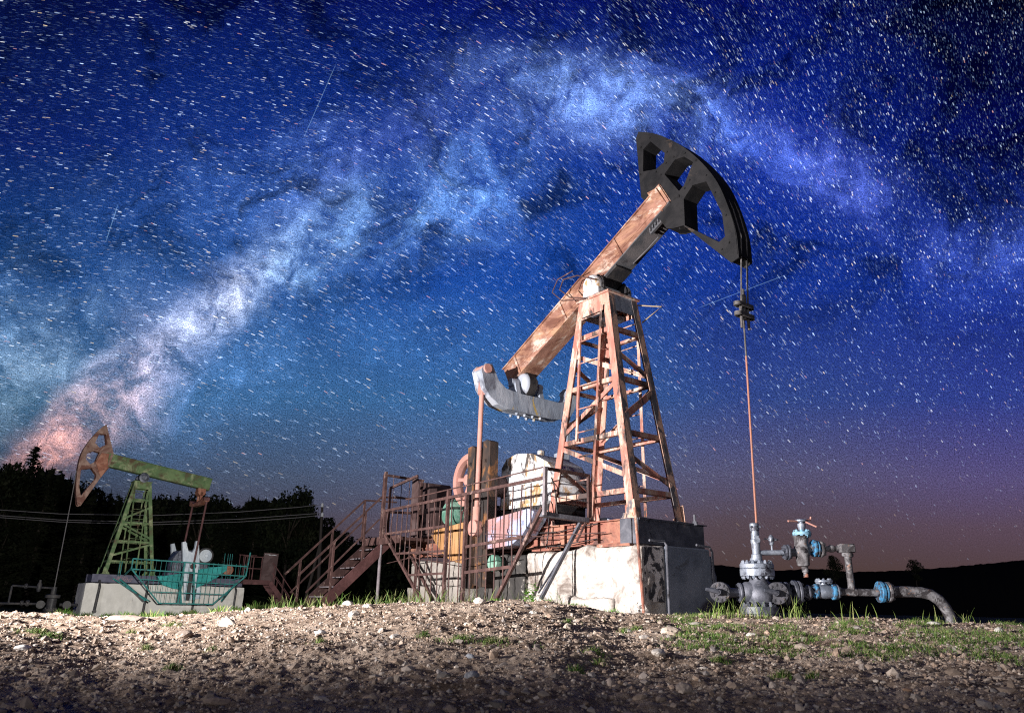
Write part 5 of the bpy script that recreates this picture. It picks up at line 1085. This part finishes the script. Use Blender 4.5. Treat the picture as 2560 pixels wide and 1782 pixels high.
# short turf on the right crest
cl = []
for xx in np.arange(1700, 2700, 17.0):
    for rr in np.arange(5.2, 9.3, .22):
        tt = (xx - 1280) / 2000; dens_ = float(np.interp(rr, [5.2, 6.2, 7.6, 8.6], [.0, .25, .8, 1]) * np.interp(xx, [1700, 1820, 1950, 2250, 2350, 2700], [.1, .5, .8, .55, 1.25, 1.2]))
        nn = vnoise(np.array([xx * .012]), np.array([rr * 1.3]), 1.0, 8)[0]
        if nn > .60 - .32 * dens_ and r_.uniform() < .8: a = math.atan(tt); cl.append((rr * math.sin(a) + r_.normal(0, .05), rr * math.cos(a) + r_.normal(0, .05), .12, 1))
v, f, c = blades(0, 25000, .015, .06, r_, clump_place(cl, r_), lean=.8, wd=.0028)
tag(mesh_obj('grass', v, f, 'blade', col=c), 'short green turf on the crest of the ground at the right', kind='stuff')
# tall loose grass before the stairs, the post, the blocks and the wellhead
cl = []
for xx in np.arange(690, 1420, 7.0):
    a = math.atan((xx - 1280) / 2000); d_ = r_.uniform(9.2, 11.5); cl.append((d_ * math.tan(a), d_, .12, 1.0 if xx < 1060 else .55))
cl2 = [(x_, y_, r2_, w_) for x_, y_, r2_, w_ in cl]
v1, f1, c1 = blades(0, 700, .05, .28, r_, clump_place(cl2, r_), lean=.8, wd=.004, cols_=((.05, .10, .02), (.08, .13, .03), (.18, .19, .08), (.10, .14, .04)))
cl3 = [(.20 + dx, 11.0 + dy, .22, 2.5) for dx, dy in ((0, 0), (.35, -.2), (.7, -.25), (-.35, .25))] + [(1.0, 10.4, .25, 1.6), (1.35, 10.2, .2, 1)]
v2, f2_, c2 = blades(0, 2400, .03, .12, r_, clump_place(cl3, r_), lean=.8, wd=.004, cols_=((.12, .30, .03), (.18, .38, .05), (.10, .24, .03)))
cl4 = clumps_px([(1790, 1545, .25, 1), (1850, 1545, .3, 1.3), (1900, 1545, .3, 1), (1990, 1548, .3, .8), (2120, 1550, .4, .6), (2330, 1555, .4, .6), (2420, 1560, .3, .6)])
v3_, f3, c3 = blades(0, 260, .08, .26, r_, clump_place(cl4, r_), lean=.7, wd=.003, cols_=((.2, .28, .07), (.28, .3, .12), (.14, .22, .05)))
cl5 = [(-18 + k * .55, 33.0 + r_.uniform(-1.5, .3) + k * .12, .4, 1) for k in range(22)] + [(-15 + k * .7, 26 + r_.uniform(-4, 4), .5, .5) for k in range(14)]
v4, f4, c4 = blades(0, 6000, .12, .4, r_, clump_place(cl5, r_), lean=.7, wd=.012)
nv = 0; VV = []; FF = []; CC = []
for v, f, c in ((v1, f1, c1), (v2, f2_, c2), (v3_, f3, c3), (v4, f4, c4)): VV.append(v); FF.append(f + nv); CC.append(c); nv += len(v)
tag(mesh_obj('tall_grass', np.concatenate(VV), np.concatenate(FF), 'blade', col=np.concatenate(CC)), 'long thin grass stalks along the foot of the blocks, the stairs and the wellhead', kind='stuff')
# tufts scattered in the bare ground
tf = clumps_px([(90, 1590, .16, 2), (130, 1598, .12, 1), (430, 1565, .12, 1.2), (330, 1580, .07, .5), (362, 1620, .05, .8), (800, 1612, .07, .5), (1150, 1600, .2, 1.6), (1230, 1606, .15, 1.2), (1060, 1588, .06, .4), (1485, 1640, .09, 1.2), (1500, 1660, .05, .5), (1440, 1680, .05, .6), (1800, 1655, .07, 1), (1960, 1700, .09, 1.0), (2030, 1695, .05, .5), (430, 1680, .05, .9), (1590, 1570, .06, .6), (1420, 1560, .05, .6), (1345, 1620, .04, .3), (530, 1625, .06, .4), (200, 1540, .2, 1.2), (520, 1535, .25, 1), (1560, 1580, .05, .5), (2140, 1590, .1, .9)])
v, f, c = blades(0, 5200, .015, .06, r_, clump_place(tf, r_), lean=1.0, wd=.003); tag(mesh_obj('grass_tufts', v, f, 'blade', col=c), 'small green tufts growing in the bare stony ground', kind='stuff')
# leafy weeds, one by one
def weed(x, y, h, label, n=18, broad_=False, r_=r_):
    o = thing('weed_plant', label, 'plant', (x, y, float(ground_z(x, y)) - .01), 0, 'leafy weeds'); mb = MB(); V = []; C_ = []
    stems = [(r_.uniform(-.25, .25) * h, r_.uniform(-.25, .25) * h, h * r_.uniform(.7, 1)) for _ in range(4 if n > 10 else 1)]
    for s_ in stems: mb.tube([(0, 0, 0), (s_[0] * .5, s_[1] * .5, s_[2] * .6), s_], [.004, .003, .0015], 5)
    for k in range(n):
        s_ = stems[k % len(stems)]; f_ = r_.uniform(.15, 1); c = np.array([s_[0] * f_, s_[1] * f_, s_[2] * f_]); a = r_.uniform(0, 6.28); L = h * r_.uniform(.22, .4) * (1.2 - .5 * f_); d = np.array([math.cos(a), math.sin(a), r_.uniform(.1, .8)]); d /= np.linalg.norm(d); sd_ = np.array([-math.sin(a), math.cos(a), 0]) * L * (.3 if broad_ else .2)
        V += [c, c + d * L * .45 + sd_, c + d * L - [0, 0, L * .15], c + d * L * .45 - sd_]; C_ += [(.13, .34, .04)] * 4 if r_.uniform() < .6 else [(.2, .42, .07)] * 4
    mb.build('stem', 'lgreen', o); mesh_obj('leaves', V, np.arange(len(V)).reshape(-1, 4), 'blade', col=np.array(C_), parent=o)
p = at(1325, 1500, 10.2); weed(p.x, 10.2, .30, 'bright green leafy weed in front of the strut by the white concrete block', 60)
p = at(1180, 1503, 9.0); weed(p.x, 9.0, .09, 'low bright weed with broad leaves on the crest before the cranks', 12, True)
for (a, b_, h_, lab) in ((1485, 1545, .06, 'small pair of bright leaves left of the dark slab'), (1455, 1560, .06, 'green sprout on the lit ground left of the pair of bright leaves'), (1605, 1580, .08, 'green sprout standing left of the flat tan rock'), (1418, 1572, .05, 'dark green seedling in the middle of the right ground'), (1510, 1556, .05, 'tiny sprout between the bright leaves and the flat tan rock')):
    p = gpt(a, b_); weed(p.x, p.y, h_, lab, 8, True)
